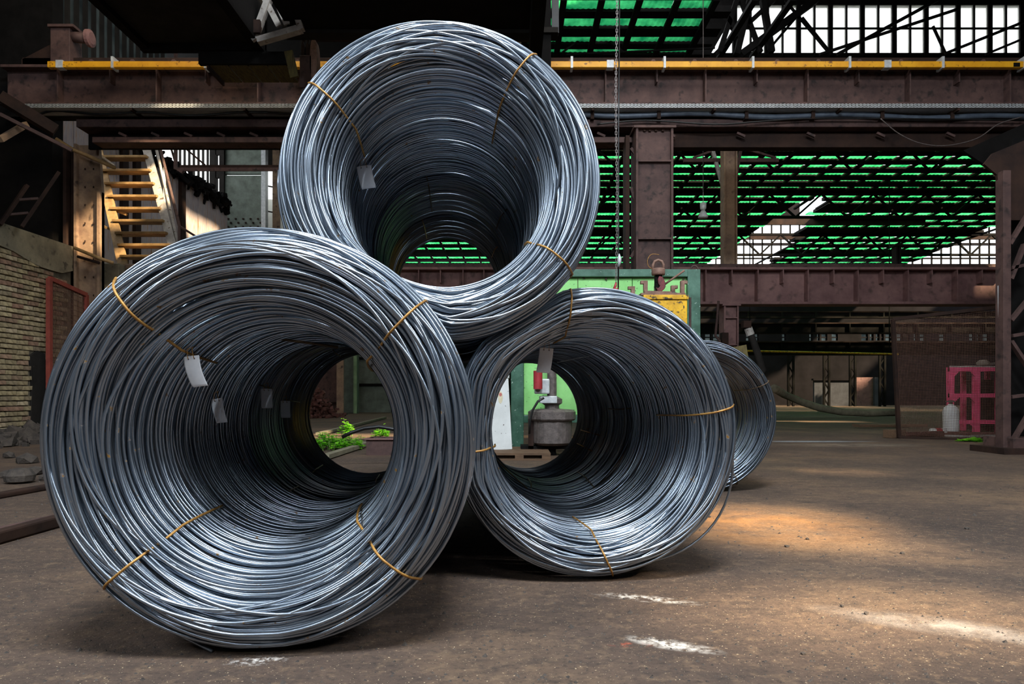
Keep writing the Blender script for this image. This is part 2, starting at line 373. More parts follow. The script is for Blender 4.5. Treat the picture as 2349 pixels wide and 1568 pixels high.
def sheet_mesh(wd, dp):
    n = 12; vs = []; fs = []
    for i in range(n+1):
        x = -wd/2+wd*i/n; z = .008 if i % 2 else -.008
        vs += [(x, -dp/2, z), (x, dp/2, z)]
    for i in range(n): fs.append((2*i, 2*i+2, 2*i+3, 2*i+1))
    me = bpy.data.meshes.new('roof_sheet'); me.from_pydata(vs, [], fs); me.materials.append(M['green_sheet']); return me
cache = {}; cand = []
for (y, d) in rows:
    pitch = .84 if y < 20 else 1.02
    x = .72 if y < 20 else (1.51 if y < 36 else 1.51-8*1.02)
    while x < 34:
        px = CX+x*F/y
        if px < 2330 and not cut(x, y) and True:
            # only what the picture shows of the roof: not the part behind the brown column or the frame edge
            cand.append((x, y, d*(1 if y < 20 else .9), pitch-.1))
        x += pitch
cand.sort(key=lambda c: -(c[2]*c[3]/c[1]**3))
rest = MB()
for i, (x, y, d, wd) in enumerate(cand):
    jitter = rnd.uniform(-.04, .04)
    if i < 300:
        k = (wd, d)
        if k not in cache: cache[k] = sheet_mesh(wd, d)
        o = bpy.data.objects.new('roof_sheet', cache[k]); COL.objects.link(o); o.parent = ceiling
        o.location = (x, y+jitter, H+.04); o.rotation_euler = (0, rnd.uniform(-.01, .01), 0)
    else:
        n = 8
        vs = []; fs = []
        for q in range(n+1):
            xx = x-wd/2+wd*q/n; z = H+.04+(.008 if q % 2 else -.008); vs += [(xx, y-d/2, z), (xx, y+d/2, z)]
        for q in range(n): fs.append((2*q, 2*q+2, 2*q+3, 2*q+1))
        rest.add(vs, fs)
if rest.v:
    o = obj('roof_sheet', rest, M['green_sheet'], ceiling); o['kind'] = 'stuff'
# dark deck strips between the rows of sheets
deck = MB()
def strip(x0, x1, y0, y1):
    xs = x0; step = .5; run = None
    while xs < x1-1e-6:
        ok = not cut(xs+step/2, (y0+y1)/2)
        if ok and run is None: run = xs
        if (not ok) and run is not None: deck.box(run, xs, y0, y1, H-.02, H+.12); run = None
        xs += step
    if run is not None: deck.box(run, x1, y0, y1, H-.02, H+.12)
deck.box(-14, .9, 31, 37.6, H+.0, H+.1)
prev = 15.0
for (y, d) in rows:
    if y > 20: d *= .9
    if y-d/2 > prev+.01:
        a = prev
        while a < y-d/2-1e-6:
            b = min(a+1.0, y-d/2); strip(0 if b < 31 else -14, 36, a, b); a = b
    prev = y+d/2
strip(-14, 36, prev, 46.5)
for (y, d) in rows:
    pitch = .84 if y < 20 else 1.02
o = obj('purlin_deck', deck, M['black'], ceiling); 
raf = MB()
for k in range(8): raf.box(.3+k*.84-.07, .3+k*.84+.07, 15, 17.6, H-.1, H-.02)
for k in range(-9, 34):
    x = 1.0+k*1.02
    for (y0, y1) in ((23.8, 32), (32, 46.4)):
        if not cut(x, (y0+y1)/2) : raf.box(x-.05, x+.05, y0, y1, H-.1, H-.02)
obj('rafter', raf, M['black'], ceiling)['kind'] = 'stuff'

# roof trusses below the green roof
def truss(name, label, x0, x1, y, zb, zt, n, mt, w_=.09):
    t = thing(name, label, 'truss', (x0, y, zb))
    obj('bottom_chord', MB().bar((x0, y, zb), (x1, y, zb), w_), mt, t); obj('top_chord', MB().bar((x0, y, zt), (x1, y, zt), w_), mt, t)
    for i in range(n):
        a = x0+(x1-x0)*i/n; b = x0+(x1-x0)*(i+1)/n
        obj('diagonal', MB().bar((a, y, zb), ((a+b)/2, y, zt), w_*.7), mt, t); obj('diagonal', MB().bar(((a+b)/2, y, zt), (b, y, zb), w_*.7), mt, t)
truss('roof_truss', 'dark roof truss just under the near rows of green sheets', 1, 24, 22.5, 8.1, 9.4, 9, M['black'])
truss('roof_truss', 'dark roof truss across the middle of the green sheet roof', 1, 28, 29.5, 8.4, 9.4, 12, M['black'], .11)
truss('roof_truss', 'dark roof truss over the far rows of green sheets', 2, 34, 37, 8.3, 9.4, 14, M['black'], .12)

# walls
struct('wall_right', MB().box(36, 36.3, -9, 47, 0, H+4), M['end_wall'], loc=(36, 0, 0))
struct('wall_rear', MB().box(-14, 36, -9.3, -9, 0, H), M['end_wall'], loc=(0, -9, 0))
struct('wall_right_near', MB().box(13.5, 13.8, -9, 14.5, 0, H), M['black'], loc=(13.5, 0, 0))
# end wall with openings
EW = 46.5
mb = MB(); mb.box(-14, 36, EW, EW+.3, 0, 4.4); mb.box(-14, 36, EW, EW+.3, 4.85, 9.0)
x = -14.0; rw = random.Random(4)
while x < 36:
    q = rw.choice((.12, .15, .3, .9, 1.6)); mb.box(x, x+q, EW, EW+.3, 4.4, 4.85); x += q+rw.uniform(.15, .5)
mb.box(-14, 36, EW+.05, EW+.1, 4.58, 4.66)
wall_far = struct('wall_far', mb, M['end_wall'], loc=(0, EW, 0))
# high windows over the end wall, seen where the roof is open
for (x0, x1, idx) in ((12.0, 19.6, 1), (26.0, 35.8, 2)):
    base = MB(); z0, z1 = 9.0, 12.4
    base.box(x0, x1, EW, EW+.2, 9.0, 9.45); base.box(x0, x1, EW, EW+.2, 10.9, 11.05)
    base.box(x0, x1, EW, EW+.2, 12.4, 16); fr = struct('window_%d' % idx, base, M['end_wall'], loc=(x0, EW, 9))
    nb = int((x1-x0)/.62)
    for i in range(nb+1):
        x = x0+(x1-x0)*i/nb
        obj('glazing_bar', MB().box(x-.04, x+.04, EW, EW+.1, 9.4, 12.4), M['black'], fr)
    obj('transom', MB().box(x0, x1, EW, EW+.1, 9.95, 10.05), M['black'], fr); obj('transom', MB().box(x0, x1, EW, EW+.1, 11.6, 11.68), M['black'], fr)
    for k in range(2):
        yy = 34+k*5
        obj('cross_beam', MB().box(x0-1, x1+1, yy, yy+.15, 9.2+k*.4, 9.5+k*.4), M['rust_dark'], fr)
# pale patches of the far bay
pale = thing('white_wall_panel', 'pale plastered panel low on the far wall between lattice posts', 'wall panel', P(1920, 926, 44)); 
obj('band_glazing', MB().box(10, 34, EW+.35, EW+.37, 4.3, 4.95), M['milky_grey'], wall_far)
obj('panel', MB().box(P(1868,0,44).x, P(1950,0,44).x, 44, 44.2, 0, P(0,872,44).z), M['pale_wall'], pale)
obj('panel_edge', MB().box(P(1868,0,44).x-.1, P(1950,0,44).x+.1, 43.9, 44.2, P(0,872,44).z, P(0,868,44).z), M['end_wall'], pale)
t = thing('white_wall_panel', 'narrow pale wall pier to the right of the far plastered panel', 'wall panel', P(1990, 926, 45))
obj('panel', MB().box(P(1965,0,45).x, P(2015,0,45).x, 45, 45.2, 0, P(0,865,45).z), M['rust_light'], t)
obj('pier', MB().box(P(2003,0,45).x, P(2018,0,45).x, 44.8, 45.2, 0, P(0,865,45).z), M['pale_wall'], t)
# clerestory glazing high on the right above the crane beam
CY = 19.8
z0 = P(0, 121, CY).z; z1 = P(0, 10, CY).z
mb = MB(); mb.box(5.0, 21, CY, CY+.2, z1, z1+3); mb.box(5.0, 21, CY, CY+.2, H, z0)
win = struct('window_3', mb, M['black'], loc=(5, CY, z0))
px = 1686
while px < 2400:
    x = P(px, 0, CY).x
    thick = .035 if (int((px-1686)/36.6+.5) % 2) else .12
    obj('mullion', MB().box(x-thick/2, x+thick/2, CY-.02, CY+.1, z0-.1, z1+.1), M['black'], win); 
    if thick > .1: 
        x2 = P(px+73.2, 0, CY).x
        obj('pane', MB().box(x+.06, x2-.06, CY+.04, CY+.06, z0, z1), M['milky'], win)
    px += 36.6
obj('transom', MB().box(5, 21, CY-.01, CY+.05, P(0, 66, CY).z, P(0, 63, CY).z), M['black'], win)
tr = thing('clerestory_bracing', 'black crossing truss members in front of the bright high windows', 'truss', P(1700, 120, 17))
for (a, b, wd) in (((1640,125),(1775,0),.1),((1700,125),(1872,0),.16),((1760,118),(1830,35),.06),((1770,120),(1750,0),.14),((1700,0),(1745,120),.1),((1650,120),(1690,0),.12),((1720,0),(1690,125),.14),
                   ((1880,125),(2200,20),.06),((1920,125),(2150,0),.07),((2140,60),(2170,125),.05),((2170,122),(2349,50),.06),((1800,0),(1905,125),.05),((2260,125),(2349,88),.05),((1900,115),(1840,40),.05),((1640,0),(1700,90),.12),((1280,0),(1430,120),.05),((1460,0),(1290,120),.04),((1640,110),(1300,125),.04)):
    obj('brace', MB().bar(P(*a, 17), P(*b, 17), wd), M['black'], tr)
mb = MB(); mb.prism([(P(1560,0,18.5).x, P(0,0,18.5).z+.5), (P(1700,0,18.5).x, P(0,0,18.5).z+.5), (P(1690,0,18.5).x, P(0,20,18.5).z), (P(1630,0,18.5).x, P(0,125,18.5).z), (P(1590,0,18.5).x, P(0,125,18.5).z)], 18.5, 18.6)
obj('gusset_plate', mb, M['black'], tr)

# ------------------------------------------------------------------ steelwork
def girder(name, label, x0, x1, Y, z0, z1, depth, mt, px_list, cat='beam', flange=.05, sub=True):
    t = thing(name, label, cat, ((x0+x1)/2, Y, z0))
    obj('web', MB().box(x0, x1, Y+depth/2-.02, Y+depth/2+.02, z0+flange, z1-flange), mt, t)
    obj('top_flange', MB().box(x0, x1, Y, Y+depth, z1-flange, z1), mt, t, bevel=.006)
    obj('bottom_flange', MB().box(x0, x1, Y, Y+depth, z0, z0+flange), mt, t, bevel=.006)
    for i, px in enumerate(px_list):
        x = P(px, 0, Y).x
        zb = z0+flange if (i % 2 == 0) else z1-flange-(z1-z0)*.35
        obj('stiffener', MB().box(x-.012, x+.012, Y+.02, Y+depth/2-.02, zb, z1-flange), mt, t)
    return t
BY = 12.0
zz = lambda py, Y=BY: P(0, py, Y).z
g = girder('crane_runway_beam', 'dark rust brown runway beam with vertical stiffeners behind the yellow rail', -9.0, 13.5, BY, zz(240), zz(147), .4, M['rust'],
           [130, 250, 357, 470, 590, 690, 1260+130, 1508, 1620, 1738, 1855, 1972, 2090, 2203, 2320])
rail_ = obj('rail', MB().box(-8.7, 13.5, BY+.12, BY+.24, zz(147), zz(124)), M['rust_dark'], g, bevel=.01)
for px in list(range(205, 700, 95))+list(range(1310, 2340, 95)):
    x = P(px, 0, BY).x
    obj('rail_clip', MB().prism([(x-.09, zz(147)), (x+.09, zz(147)), (x+.02, zz(133)), (x-.02, zz(133))], BY+.04, BY+.12), M['rust'], rail_)
t = thing('conductor_rail', 'long yellow conductor rail along the front of the dark runway beam', 'rail', (2.5, BY-.12, zz(168)))
rb_ = obj('rail_bar', MB().box(P(122,0,BY).x, 13.5, BY-.16, BY-.06, zz(164), zz(150)), M['yellow'], t, bevel=.01)
for px in (270, 480, 1310, 1520, 1720, 1939, 2150, 2335):
    x = P(px, 0, BY).x; obj('bracket', MB().box(x-.02, x+.02, BY-.175, BY, zz(166), zz(140)), M['galv'], t)
for px in (150, 1397, 2025):
    x = P(px, 0, BY).x; obj('joint_sleeve', MB().box(x-.06, x+.06, BY-.17, BY-.05, zz(165), zz(148)), M['galv'], t)
x = P(2316, 0, BY).x; obj('nameplate', MB().box(x-.05, x+.06, BY-.166, BY-.158, zz(163), zz(154)), M['black'], rb_)
# lower chord assembly of the runway: shelf, cable tray, pipes, lower girders
t = thing('cable_tray', 'perforated grey steel cable tray running the width of the hall', 'cable tray', (2, BY-.35, zz(246)))
mb = MB(); x0 = P(40,0,BY-.3).x; TY = BY-.35
zt, zb_ = zz(238, TY), zz(246, TY)
mb.box(x0, 13, TY, TY+.012, zt-.012, zt+.002); mb.box(x0, 13, TY, TY+.012, zb_-.004, zb_+.010); mb.box(x0, 13, TY, TY+.012, (zt+zb_)/2-.007, (zt+zb_)/2+.007)
xx = x0
while xx < 13:
    mb.box(xx, xx+.028, TY, TY+.012, zb_, zt); xx += .062
obj('perforated_side', mb, M['galv'], t); obj('tray_bottom', MB().box(x0, 13, TY+.012, TY+.34, zb_-.004, zb_+.006), M['galv'], t)
obj('tray_back', MB().box(x0, 13, TY+.33, TY+.34, zb_, zt), M['dark_grey'], t)
for px in (300, 560, 1360, 1640, 1930, 2200):
    x = P(px,0,TY).x; obj('support_arm', MB().box(x-.02, x+.02, TY+.0, TY+.38, zb_-.05, zb_-.005), M['rust_dark'], t)
t = thing('lower_chord_beam', 'dark doubled lower beam under the cable tray across the hall', 'beam', (2, BY, zz(335)))
obj('upper_angle', MB().box(-9, 13.5, BY+.1, BY+.3, zz(262), zz(247)), M['black'], t)
obj('middle_channel', MB().box(-7.6, 13.5, BY-.1, BY+.3, zz(296), zz(278)), M['rust'], t, bevel=.01)
obj('dark_backing', MB().box(-7.6, 13.5, BY+.25, BY+.3, zz(330), zz(240)), M['black'], t)
obj('bottom_channel', MB().box(P(215,0,BY).x, P(1450,0,BY).x, BY-.05, BY+.3, zz(329), zz(316)), M['rust'], t, bevel=.01)
obj('bottom_plate', MB().box(P(1540,0,BY).x, 13.5, BY+.1, BY+.3, zz(333), zz(300)), M['rust_dark'], t, bevel=.01)
for px in list(range(285, 640, 75))+list(range(1380, 2300, 160)):
    x = P(px,0,BY).x; obj('clip', MB().bar((x-.08, BY-.02, zz(306)), (x+.06, BY-.02, zz(314)), .04), M['rust'], t)
t = thing('conduit', 'blue grey pipe with brackets slung below the cable tray right of the coils', 'pipe', P(1850, 262, BY-.15))
pts = [P(1330+i*50, 262+4*math.sin(i*.9)+i*.35, BY-.15) for i in range(22)]
obj('pipe', MB().tube(pts, .05, 8), mat('bluish_pipe', '#434b57', '#5a6470', 6, .5, .2, 0), t, True)
for px in (1358, 1510, 1710, 1862, 2020, 2180):
    p = P(px, 264, BY-.15); obj('bracket', MB().box(p.x-.03, p.x+.03, BY-.22, BY-.11, p.z-.09, p.z+.08), M['rust_dark'], t)
def cable(name, label, pts, r, mt, Y, n=6, parent=None):
    ps = [P(a, b, Y) for a, b in pts]
    out = []
    for i in range(len(ps)-1):
        p0 = ps[max(i-1, 0)]; p1 = ps[i]; p2 = ps[i+1]; p3 = ps[min(i+2, len(ps)-1)]
        for k in range(6):
            u = k/6; out.append(.5*((2*p1)+(-p0+p2)*u+(2*p0-5*p1+4*p2-p3)*u*u+(-p0+3*p1-3*p2+p3)*u**3))
    out.append(ps[-1])
    o = obj(name, MB().tube(out, r, n), mt, None, True); tag(o, label, 'cable'); return o
cable('cable', 'thin slack cable looping below the pipe at upper right', [(2020, 272), (2060, 305), (2110, 328), (2170, 334), (2240, 318), (2290, 285), (2345, 268)], .01, M['rope'], BY-.25)
cable('cable', 'bundle cable drooping along the brown beam above the stairs', [(90, 262), (130, 254), (230, 262), (330, 258), (440, 265), (560, 258), (690, 262)], .022, M['rubber'], BY-.2)
cable('cable', 'black cable draped along the dark beam right of the top coil', [(1370, 285), (1480, 276), (1640, 285), (1750, 278), (1850, 272), (2020, 272), (2349, 276)], .016, M['rubber'], BY-.2)

# brown box column at centre right
def column(name, label, xa, xb, Y, d, ztop, mt, plates=(), z0=0):
    t = thing(name, label, 'column', ((xa+xb)/2, Y+d/2, z0))
    obj('web', MB().box(xa+.03, xb-.03, Y+.08, Y+.12, z0, ztop), mt, t)
    obj('flange', MB().box(xa, xa+.04, Y, Y+d, z0, ztop), mt, t, bevel=.005)
    obj('flange', MB().box(xb-.04, xb, Y, Y+d, z0, ztop), mt, t, bevel=.005)
    obj('head_plate', MB().box(xa-.04, xb+.04, Y-.03, Y+d, ztop-.04, ztop), mt, t)
    for z in plates: obj('batten_plate', MB().box(xa+.04, xb-.04, Y+.0, Y+.08, z-.015, z+.015), mt, t)
    return t
CLY = 11.6
t = column('steel_column', 'tall brown steel box column behind the green cabinet', P(1459,0,CLY).x, P(1545,0,CLY).x, CLY, .5, P(0,288,CLY).z, M['rust'], [P(0,368,CLY).z, P(0,546,CLY).z, 1.2])
for px in (1480, 1492, 1506, 1522): 
    p = P(px, 296, CLY); obj('bolt', MB().box(p.x-.02, p.x+.02, CLY+.04, CLY+.08, p.z-.02, p.z+.02), M['rust_dark'], t)
obj('side_channel', MB().box(P(1440,0,CLY).x, P(1449,0,CLY).x, CLY+.2, CLY+.5, 0, P(0,300,CLY).z), M['rust_dark'], t)
for (a, b) in (((1447, 340), (1462, 360)), ((1447, 590), (1462, 565)), ((1447, 430), (1460, 470))):
    obj('lacing_bar', MB().bar(P(*a, CLY+.25), P(*b, CLY+.25), .05), M['rust'], t)

# second runway beam further back
LY = 16.0
g = girder('back_runway_beam', 'rosy brown riveted beam crossing behind the green cabinet', P(880,0,LY).x, P(2330,0,LY).x, LY, P(0,697,LY).z, P(0,612,LY).z, .5, M['rust_light'],
           [960, 1010, 1062, 1110, 1160, 1225, 1620, 1680, 1740, 1798, 1855, 1914, 1970, 2028, 2085, 2140, 2198, 2255], flange=.06)
obj('rail', MB().box(P(880,0,LY).x, P(2330,0,LY).x, LY+.1, LY+.22, P(0,612,LY).z, P(0,603,LY).z), M['rust'], g)
for px in range(900, 2300, 80):
    x = P(px,0,LY).x; obj('rail_clip', MB().box(x-.08, x+.08, LY+.0, LY+.1, P(0,612,LY).z, P(0,609,LY).z), M['rust'], g)
mb = MB(); mb.prism([(P(1596,0,LY).x, P(0,697,LY).z), (P(1596,0,LY).x, P(0,667,LY).z), (P(1632,0,LY).x, P(0,667,LY).z), (P(1660,0,LY).x, P(0,697,LY).z)], LY+.1, LY+.3)
t = column('steel_post', 'short rosy steel post under the back beam left of the mesh screen', P(1661,0,LY).x, P(1695,0,LY).x, LY, .4, P(0,697,LY).z, M['rust_light'], [P(0,728,LY).z, P(0,790,LY).z])
t = thing('hydrant_pipe', 'bent rusty pipe standing beside the rosy post', 'pipe', P(1645, 978, LY-.2))
obj('pipe', MB().tube([P(1648, 690, LY-.2), P(1645, 730, LY-.2), P(1641, 770, LY-.2), P(1650, 780, LY-.2), P(1656, 800, LY-.2), P(1655, 978, LY-.2)], .03, 8), M['rust'], t, True)
obj('valve', MB().box(P(1648,0,LY).x, P(1662,0,LY).x, LY-.3, LY-.1, P(0,790,LY).z, P(0,765,LY).z), M['rust_dark'], t)
t = column('concrete_pier', 'pale dusty pier standing on the back beam below the green roof', P(1661,0,16.15).x, P(1692,0,16.15).x, 16.15, .3, 8.6, M['column'], z0=P(0,602,16).z)
for a, b, wd in (((1568, 368), (1785, 368), .09), ((1700, 338), (1676, 470), .07), ((1632, 336), (1662, 440), .08), ((1590, 362), (1650, 340), .05), ((1780, 362), (1705, 340), .05)):
    obj('brace_bar', MB().bar(P(*a, 16.8), P(*b, 16.8), wd), M['rust'] if a[0] != 1632 else M['white_steel'], t)
t = column('steel_post', 'thin grey post on the far right end of the back beam under the roof', P(2056,0,16.2).x, P(2068,0,16.2).x, 16.2, .2, P(0,560,16.2).z, M['dark_grey'], z0=P(0,612,16).z)

# deep bay beams and lattice posts
for (y0, y1, Y, mt, lab) in ((716, 726, 30, 'dark_grey', 'thin dark beam just under the rosy beam in the far bay'), (742, 762, 30, 'black', 'wide dark beam across the far bay at mesh screen height'), (785, 812, 33, 'black', 'lowest dark beam across the far bay above the white panels')):
    x0, x1 = P(1560,0,Y).x, P(2340,0,Y).x
    t = thing('cross_beam', lab, 'beam', ((x0+x1)/2, Y, P(0,y1,Y).z)); z0, z1 = P(0,y1,Y).z, P(0,y0,Y).z
    obj('web', MB().box(x0, x1, Y+.1, Y+.16, z0, z1), M[mt], t); obj('flange', MB().box(x0, x1, Y, Y+.3, z1, z1+.05), M['rust_dark'], t); obj('flange', MB().box(x0, x1, Y, Y+.3, z0-.05, z0), M[mt], t)
    n = 10
    for i in range(n+1):
        x = x0+(x1-x0)*i/n; obj('stiffener', MB().box(x-.03, x+.03, Y, Y+.1, z0, z1), M[mt], t)
t = thing('yellow_pipe', 'thin yellow pipe running across the far dark bay', 'pipe', P(1850, 805, 28)); obj('pipe', MB().tube([P(1690, 804, 28), P(2060, 812, 28)], .04), M['yellow_box'], t)
for px in (1720, 2040): q_ = P(px, 804, 28); obj('hanger', MB().bar(q_, (q_.x, 28, H-.05), .03), M['black'], t)
for i, (px, lab) in enumerate(((1897, 'lattice post in front of the pale panel in the far bay'), (1957, 'lattice post at the right edge of the pale panel'), (2025, 'lattice post just left of the mesh screen'), (1815, 'dark lattice post left of the pale panel in the far bay'))):
    Y = 42; t = thing('lattice_post', lab, 'post', P(px, 926, Y)); zt = P(0,800,Y).z; x0, x1 = P(px-8,0,Y).x, P(px+8,0,Y).x
    obj('chord', MB().box(x0, x0+.12, Y, Y+.12, 0, zt), M['black'], t); obj('chord', MB().box(x1-.12, x1, Y, Y+.12, 0, zt), M['black'], t)
    n = 7
    for k in range(n):
        a = zt*k/n; b = zt*(k+1)/n
        obj('lacing', MB().bar((x0+.06, Y+.06, a if k % 2 else b), (x1-.06, Y+.06, b if k % 2 else a), .07), M['black'], t)
t = thing('leaning_chute', 'leaning grey pipe boom behind the small rear coil', 'pipe', P(1750, 860, 15))
obj('pipe', MB().tube([P(1712, 740, 15), P(1722, 765, 15), P(1738, 810, 15), P(1750, 850, 15), P(1747, 858, 15)], [.05,.07,.08,.08,.06], 10), M['dark_grey'], t, True)
obj('collar', MB().tube([P(1716, 752, 15), P(1722, 768, 15)], .09, 10), M['white_steel'], t)
obj('stay', MB().bar(P(1747, 858, 15), P(1750, 985, 15), .05), M['dark_grey'], t)
obj('head', MB().box(P(1703,0,15).x, P(1720,0,15).x, 14.9, 15.1, P(0,752,15).z, P(0,736,15).z), M['rust_dark'], t)
pts = [(1776, 890), (1800, 905), (1840, 922), (1880, 935), (1930, 944), (1990, 947), (2062, 945)]
ps = []
for i, (a, b) in enumerate(pts): ps.append(P(a, b, 22 if i else 20))
for p in ps: p.z = max(p.z, .13)
o = obj('ground_pipe', MB().tube(ps, .12, 10), M['hose'], None, True); tag(o, 'long curved dusty pipe lying on the floor in front of the far bay', 'pipe')

# ------------------------------------------------------------------ left side: brick wall, column, stairs, wall panels
WX = -8.0; wy0, wy1 = 5.0, 12.42; wz = 3.45
wall = struct('wall_left', MB().box(WX-.35, WX-.03, wy0, wy1, 0, wz), M['mortar'], loc=(WX, 8, 0))
def brick_mesh(seed):
    r = random.Random(seed); m = MB(); j = lambda: r.uniform(-.006, .006)
    L_, h_, d_ = .113, .035, .04
    m.add([(-d_, -L_+j(), -h_+j()), (0+j(), -L_+.004+j(), -h_+.004+j()), (0+j(), L_-.004+j(), -h_+.004+j()), (-d_, L_+j(), -h_+j()),
           (-d_, -L_+j(), h_+j()), (0+j(), -L_+.004+j(), h_-.004+j()), (0+j(), L_-.004+j(), h_-.004+j()), (-d_, L_+j(), h_+j())],
          [(0,3,2,1),(4,5,6,7),(0,1,5,4),(1,2,6,5),(2,3,7,6)])
    me = bpy.data.meshes.new('brick'); me.from_pydata(m.v, [], m.f); finish(me); me.materials.append(M['brick']); return me
bms = [brick_mesh(i) for i in range(8)]; wo = SH[wall.name]
cnt = 0; cands = []
nrow = int(3.02/.083)
for r_ in range(nrow):
    z = .2+r_*.083
    y = 10.55+(.125 if r_ % 2 else 0)
    while y < 12.3:
        if z > 2.95+.12*math.sin(y*3) : y += .25; continue
        if not (11.35 < y < 11.75 and z < 1.45): cands.append((y, z))
        y += .25
rnd.shuffle(cands)
for (y, z) in cands[:300]:
    o = bpy.data.objects.new('brick', rnd.choice(bms)); COL.objects.link(o); o.parent = wall
    o.location = (WX+rnd.uniform(-.012, .012)-wo.x, y-wo.y, z-wo.z); o.rotation_euler = (rnd.uniform(-.02, .02), 0, rnd.uniform(-.02, .02))
mb = MB()
rb = random.Random(3)
for (y, z) in [(y_, z_) for y_, z_ in cands[300:]]+[(9.3+a*.25+(.125 if b % 2 else 0), .2+b*.083) for a in range(5) for b in range(34)]:
    q = rb.uniform(-.01, .01); mb.box(WX-.04, WX+q, y-.117, y+.117, z-.036, z+.036)
o = obj('brick_course', mb, M['brick'], wall); o['kind'] = 'stuff'
mb = MB(); ys = np.linspace(wy0, wy1, 26)
poly = [(wy0, wz)]+[(wy1, wz)]+[(float(y), 2.98+.1*math.sin(y*3+.4)+rb.uniform(-.05, .05)) for y in ys[::-1]]
mb.xprism([(a, b) for a, b in poly], WX-.035, WX+.012); obj('render_band', mb, M['plaster'], wall)
mb = MB(); mb.xprism([(11.33, .1), (11.38, .9), (11.33, 1.4), (11.5, 1.5), (11.68, 1.46), (11.78, .9), (11.75, .1)], WX-.03, WX+.008); obj('dark_render_patch', mb, M['dark_grey'], wall)
# rubble heap at the foot of the wall
rub = MB()
for i in range(260):
    y = rb.uniform(8.6, 12.5); d = abs(rb.gauss(0, .35)); x = WX+.05+d; s = rb.uniform(.03, .11); z = max(0, .22-d*.4)*rb.random()
    vs = [Vector((sx, sy, sz))*s*rb.uniform(.5, 1) for sx in (-1, 1) for sy in (-1, 1) for sz in (-1, 1)]
    R_ = Matrix.Rotation(rb.uniform(0, 6), 3, Vector((rb.random(), rb.random(), rb.random()+.1)).normalized())
    rub.add([R_ @ v+Vector((x, y, z+s*.5)) for v in vs], [(0,1,3,2),(4,6,7,5),(0,4,5,1),(2,3,7,6),(0,2,6,4),(1,5,7,3)])
o = obj('rubble', rub, M['stone_dark']); tag(o, 'broken brick and plaster rubble along the foot of the brick wall', 'rubble', kind='stuff')

# left column carrying the runway
LCY = 12.5
t = thing('steel_column', 'big buff column with sunlit flange right of the brick wall', 'column', P(195, 1000, LCY))
xa, xb, xm = P(146,0,LCY).x, P(232,0,LCY).x, P(180,0,LCY).x; zt = P(0,332,LCY).z
obj('web', MB().box(xa, xm, LCY+.12, LCY+.5, 0, zt), M['rust_dark'], t)
LF = obj('flange', MB().prism([(xm, 0), (xb, 0), (xb, P(0,440,LCY).z), (xb-.06, zt), (xm-.1, zt), (xm, P(0,440,LCY).z)], LCY+.02, LCY+.1), M['column'], t)
obj('rib', MB().box(xm-.05, xm, LCY-.06, LCY+.2, 0, zt), M['column'], t)
obj('rib', MB().box(xa, xa+.06, LCY-.02, LCY+.5, 0, zt), M['rust_dark'], t)
obj('edge_angle', MB().box(xb-.05, xb, LCY-.05, LCY+.1, 0, P(0,440,LCY).z), M['column'], t)
for k in range(14):
    for sx in (xm+.12, xb-.14):
        obj('rivet', MB().lathe((sx, LCY+.0, .6+k*.33), [(.012, -.02), (.012, .01)], 6), M['rust_dark'], LF)
struct('wall_left_upper', MB().box(-13.8, WX-.35, 12.4, 12.7, 0, 9.5), M['black'], loc=(-9, 12.5, 0))
struct('wall_left_near', MB().box(-13.9, -13.6, -9, 47, 0, H), M['black'], loc=(-13.7, 10, 0))

# ladder-like braces in the dark left corner
t = thing('corner_bracing', 'dark sloping angle bars in the shadowed upper left corner', 'brace', P(60, 400, 10))
for a, b, wd, mt in (((0, 222), (128, 300), .16, 'rust_dark'), ((0, 262), (165, 345), .05, 'rust'), ((0, 320), (60, 285), .08, 'column'), ((0, 232), (60, 262), .08, 'dark_grey')):
    obj('bar', MB().bar(P(*a, 10), P(*b, 10.4), wd), M[mt], t)
t = thing('wall_ladder', 'short dark leaning ladder above the brick wall', 'ladder', P(40, 520, 10.6))
for a, b in (((0, 515), (62, 425)), ((50, 520), (135, 395))): obj('stile', MB().bar(P(*a, 10.6), P(*b, 10.9), .09, .05), M['rust_dark'], t)
for a, b in (((22, 492), (65, 488)), ((45, 458), (88, 455))): obj('rung', MB().bar(P(*a, 10.7), P(*b, 10.8), .035), M['rust'], t)
t = thing('handrail_pipe', 'bent pipe handrail rounding the buff column above the stairs', 'handrail', P(200, 350, 12.2))
obj('pipe', MB().tube([P(128, 318, 12.0), P(165, 342, 12.1), P(222, 366, 12.2), P(262, 384, 12.3), P(258, 378, 13.2), P(222, 352, 13.6), P(208, 330, 13.6)], .035, 8), M['stair'], t, True)
t = thing('handrail_pipe', 'lower pipe rail passing the column towards the stair foot', 'handrail', P(230, 600, 12.4))
obj('pipe', MB().tube([P(170, 568, 12.3), P(228, 592, 12.35), P(260, 603, 12.4)], .03, 8), M['stair'], t, True)
obj('pipe', MB().tube([P(178, 588, 12.4), P(228, 603, 12.4)], .025, 8), M['rust_dark'], t, True)

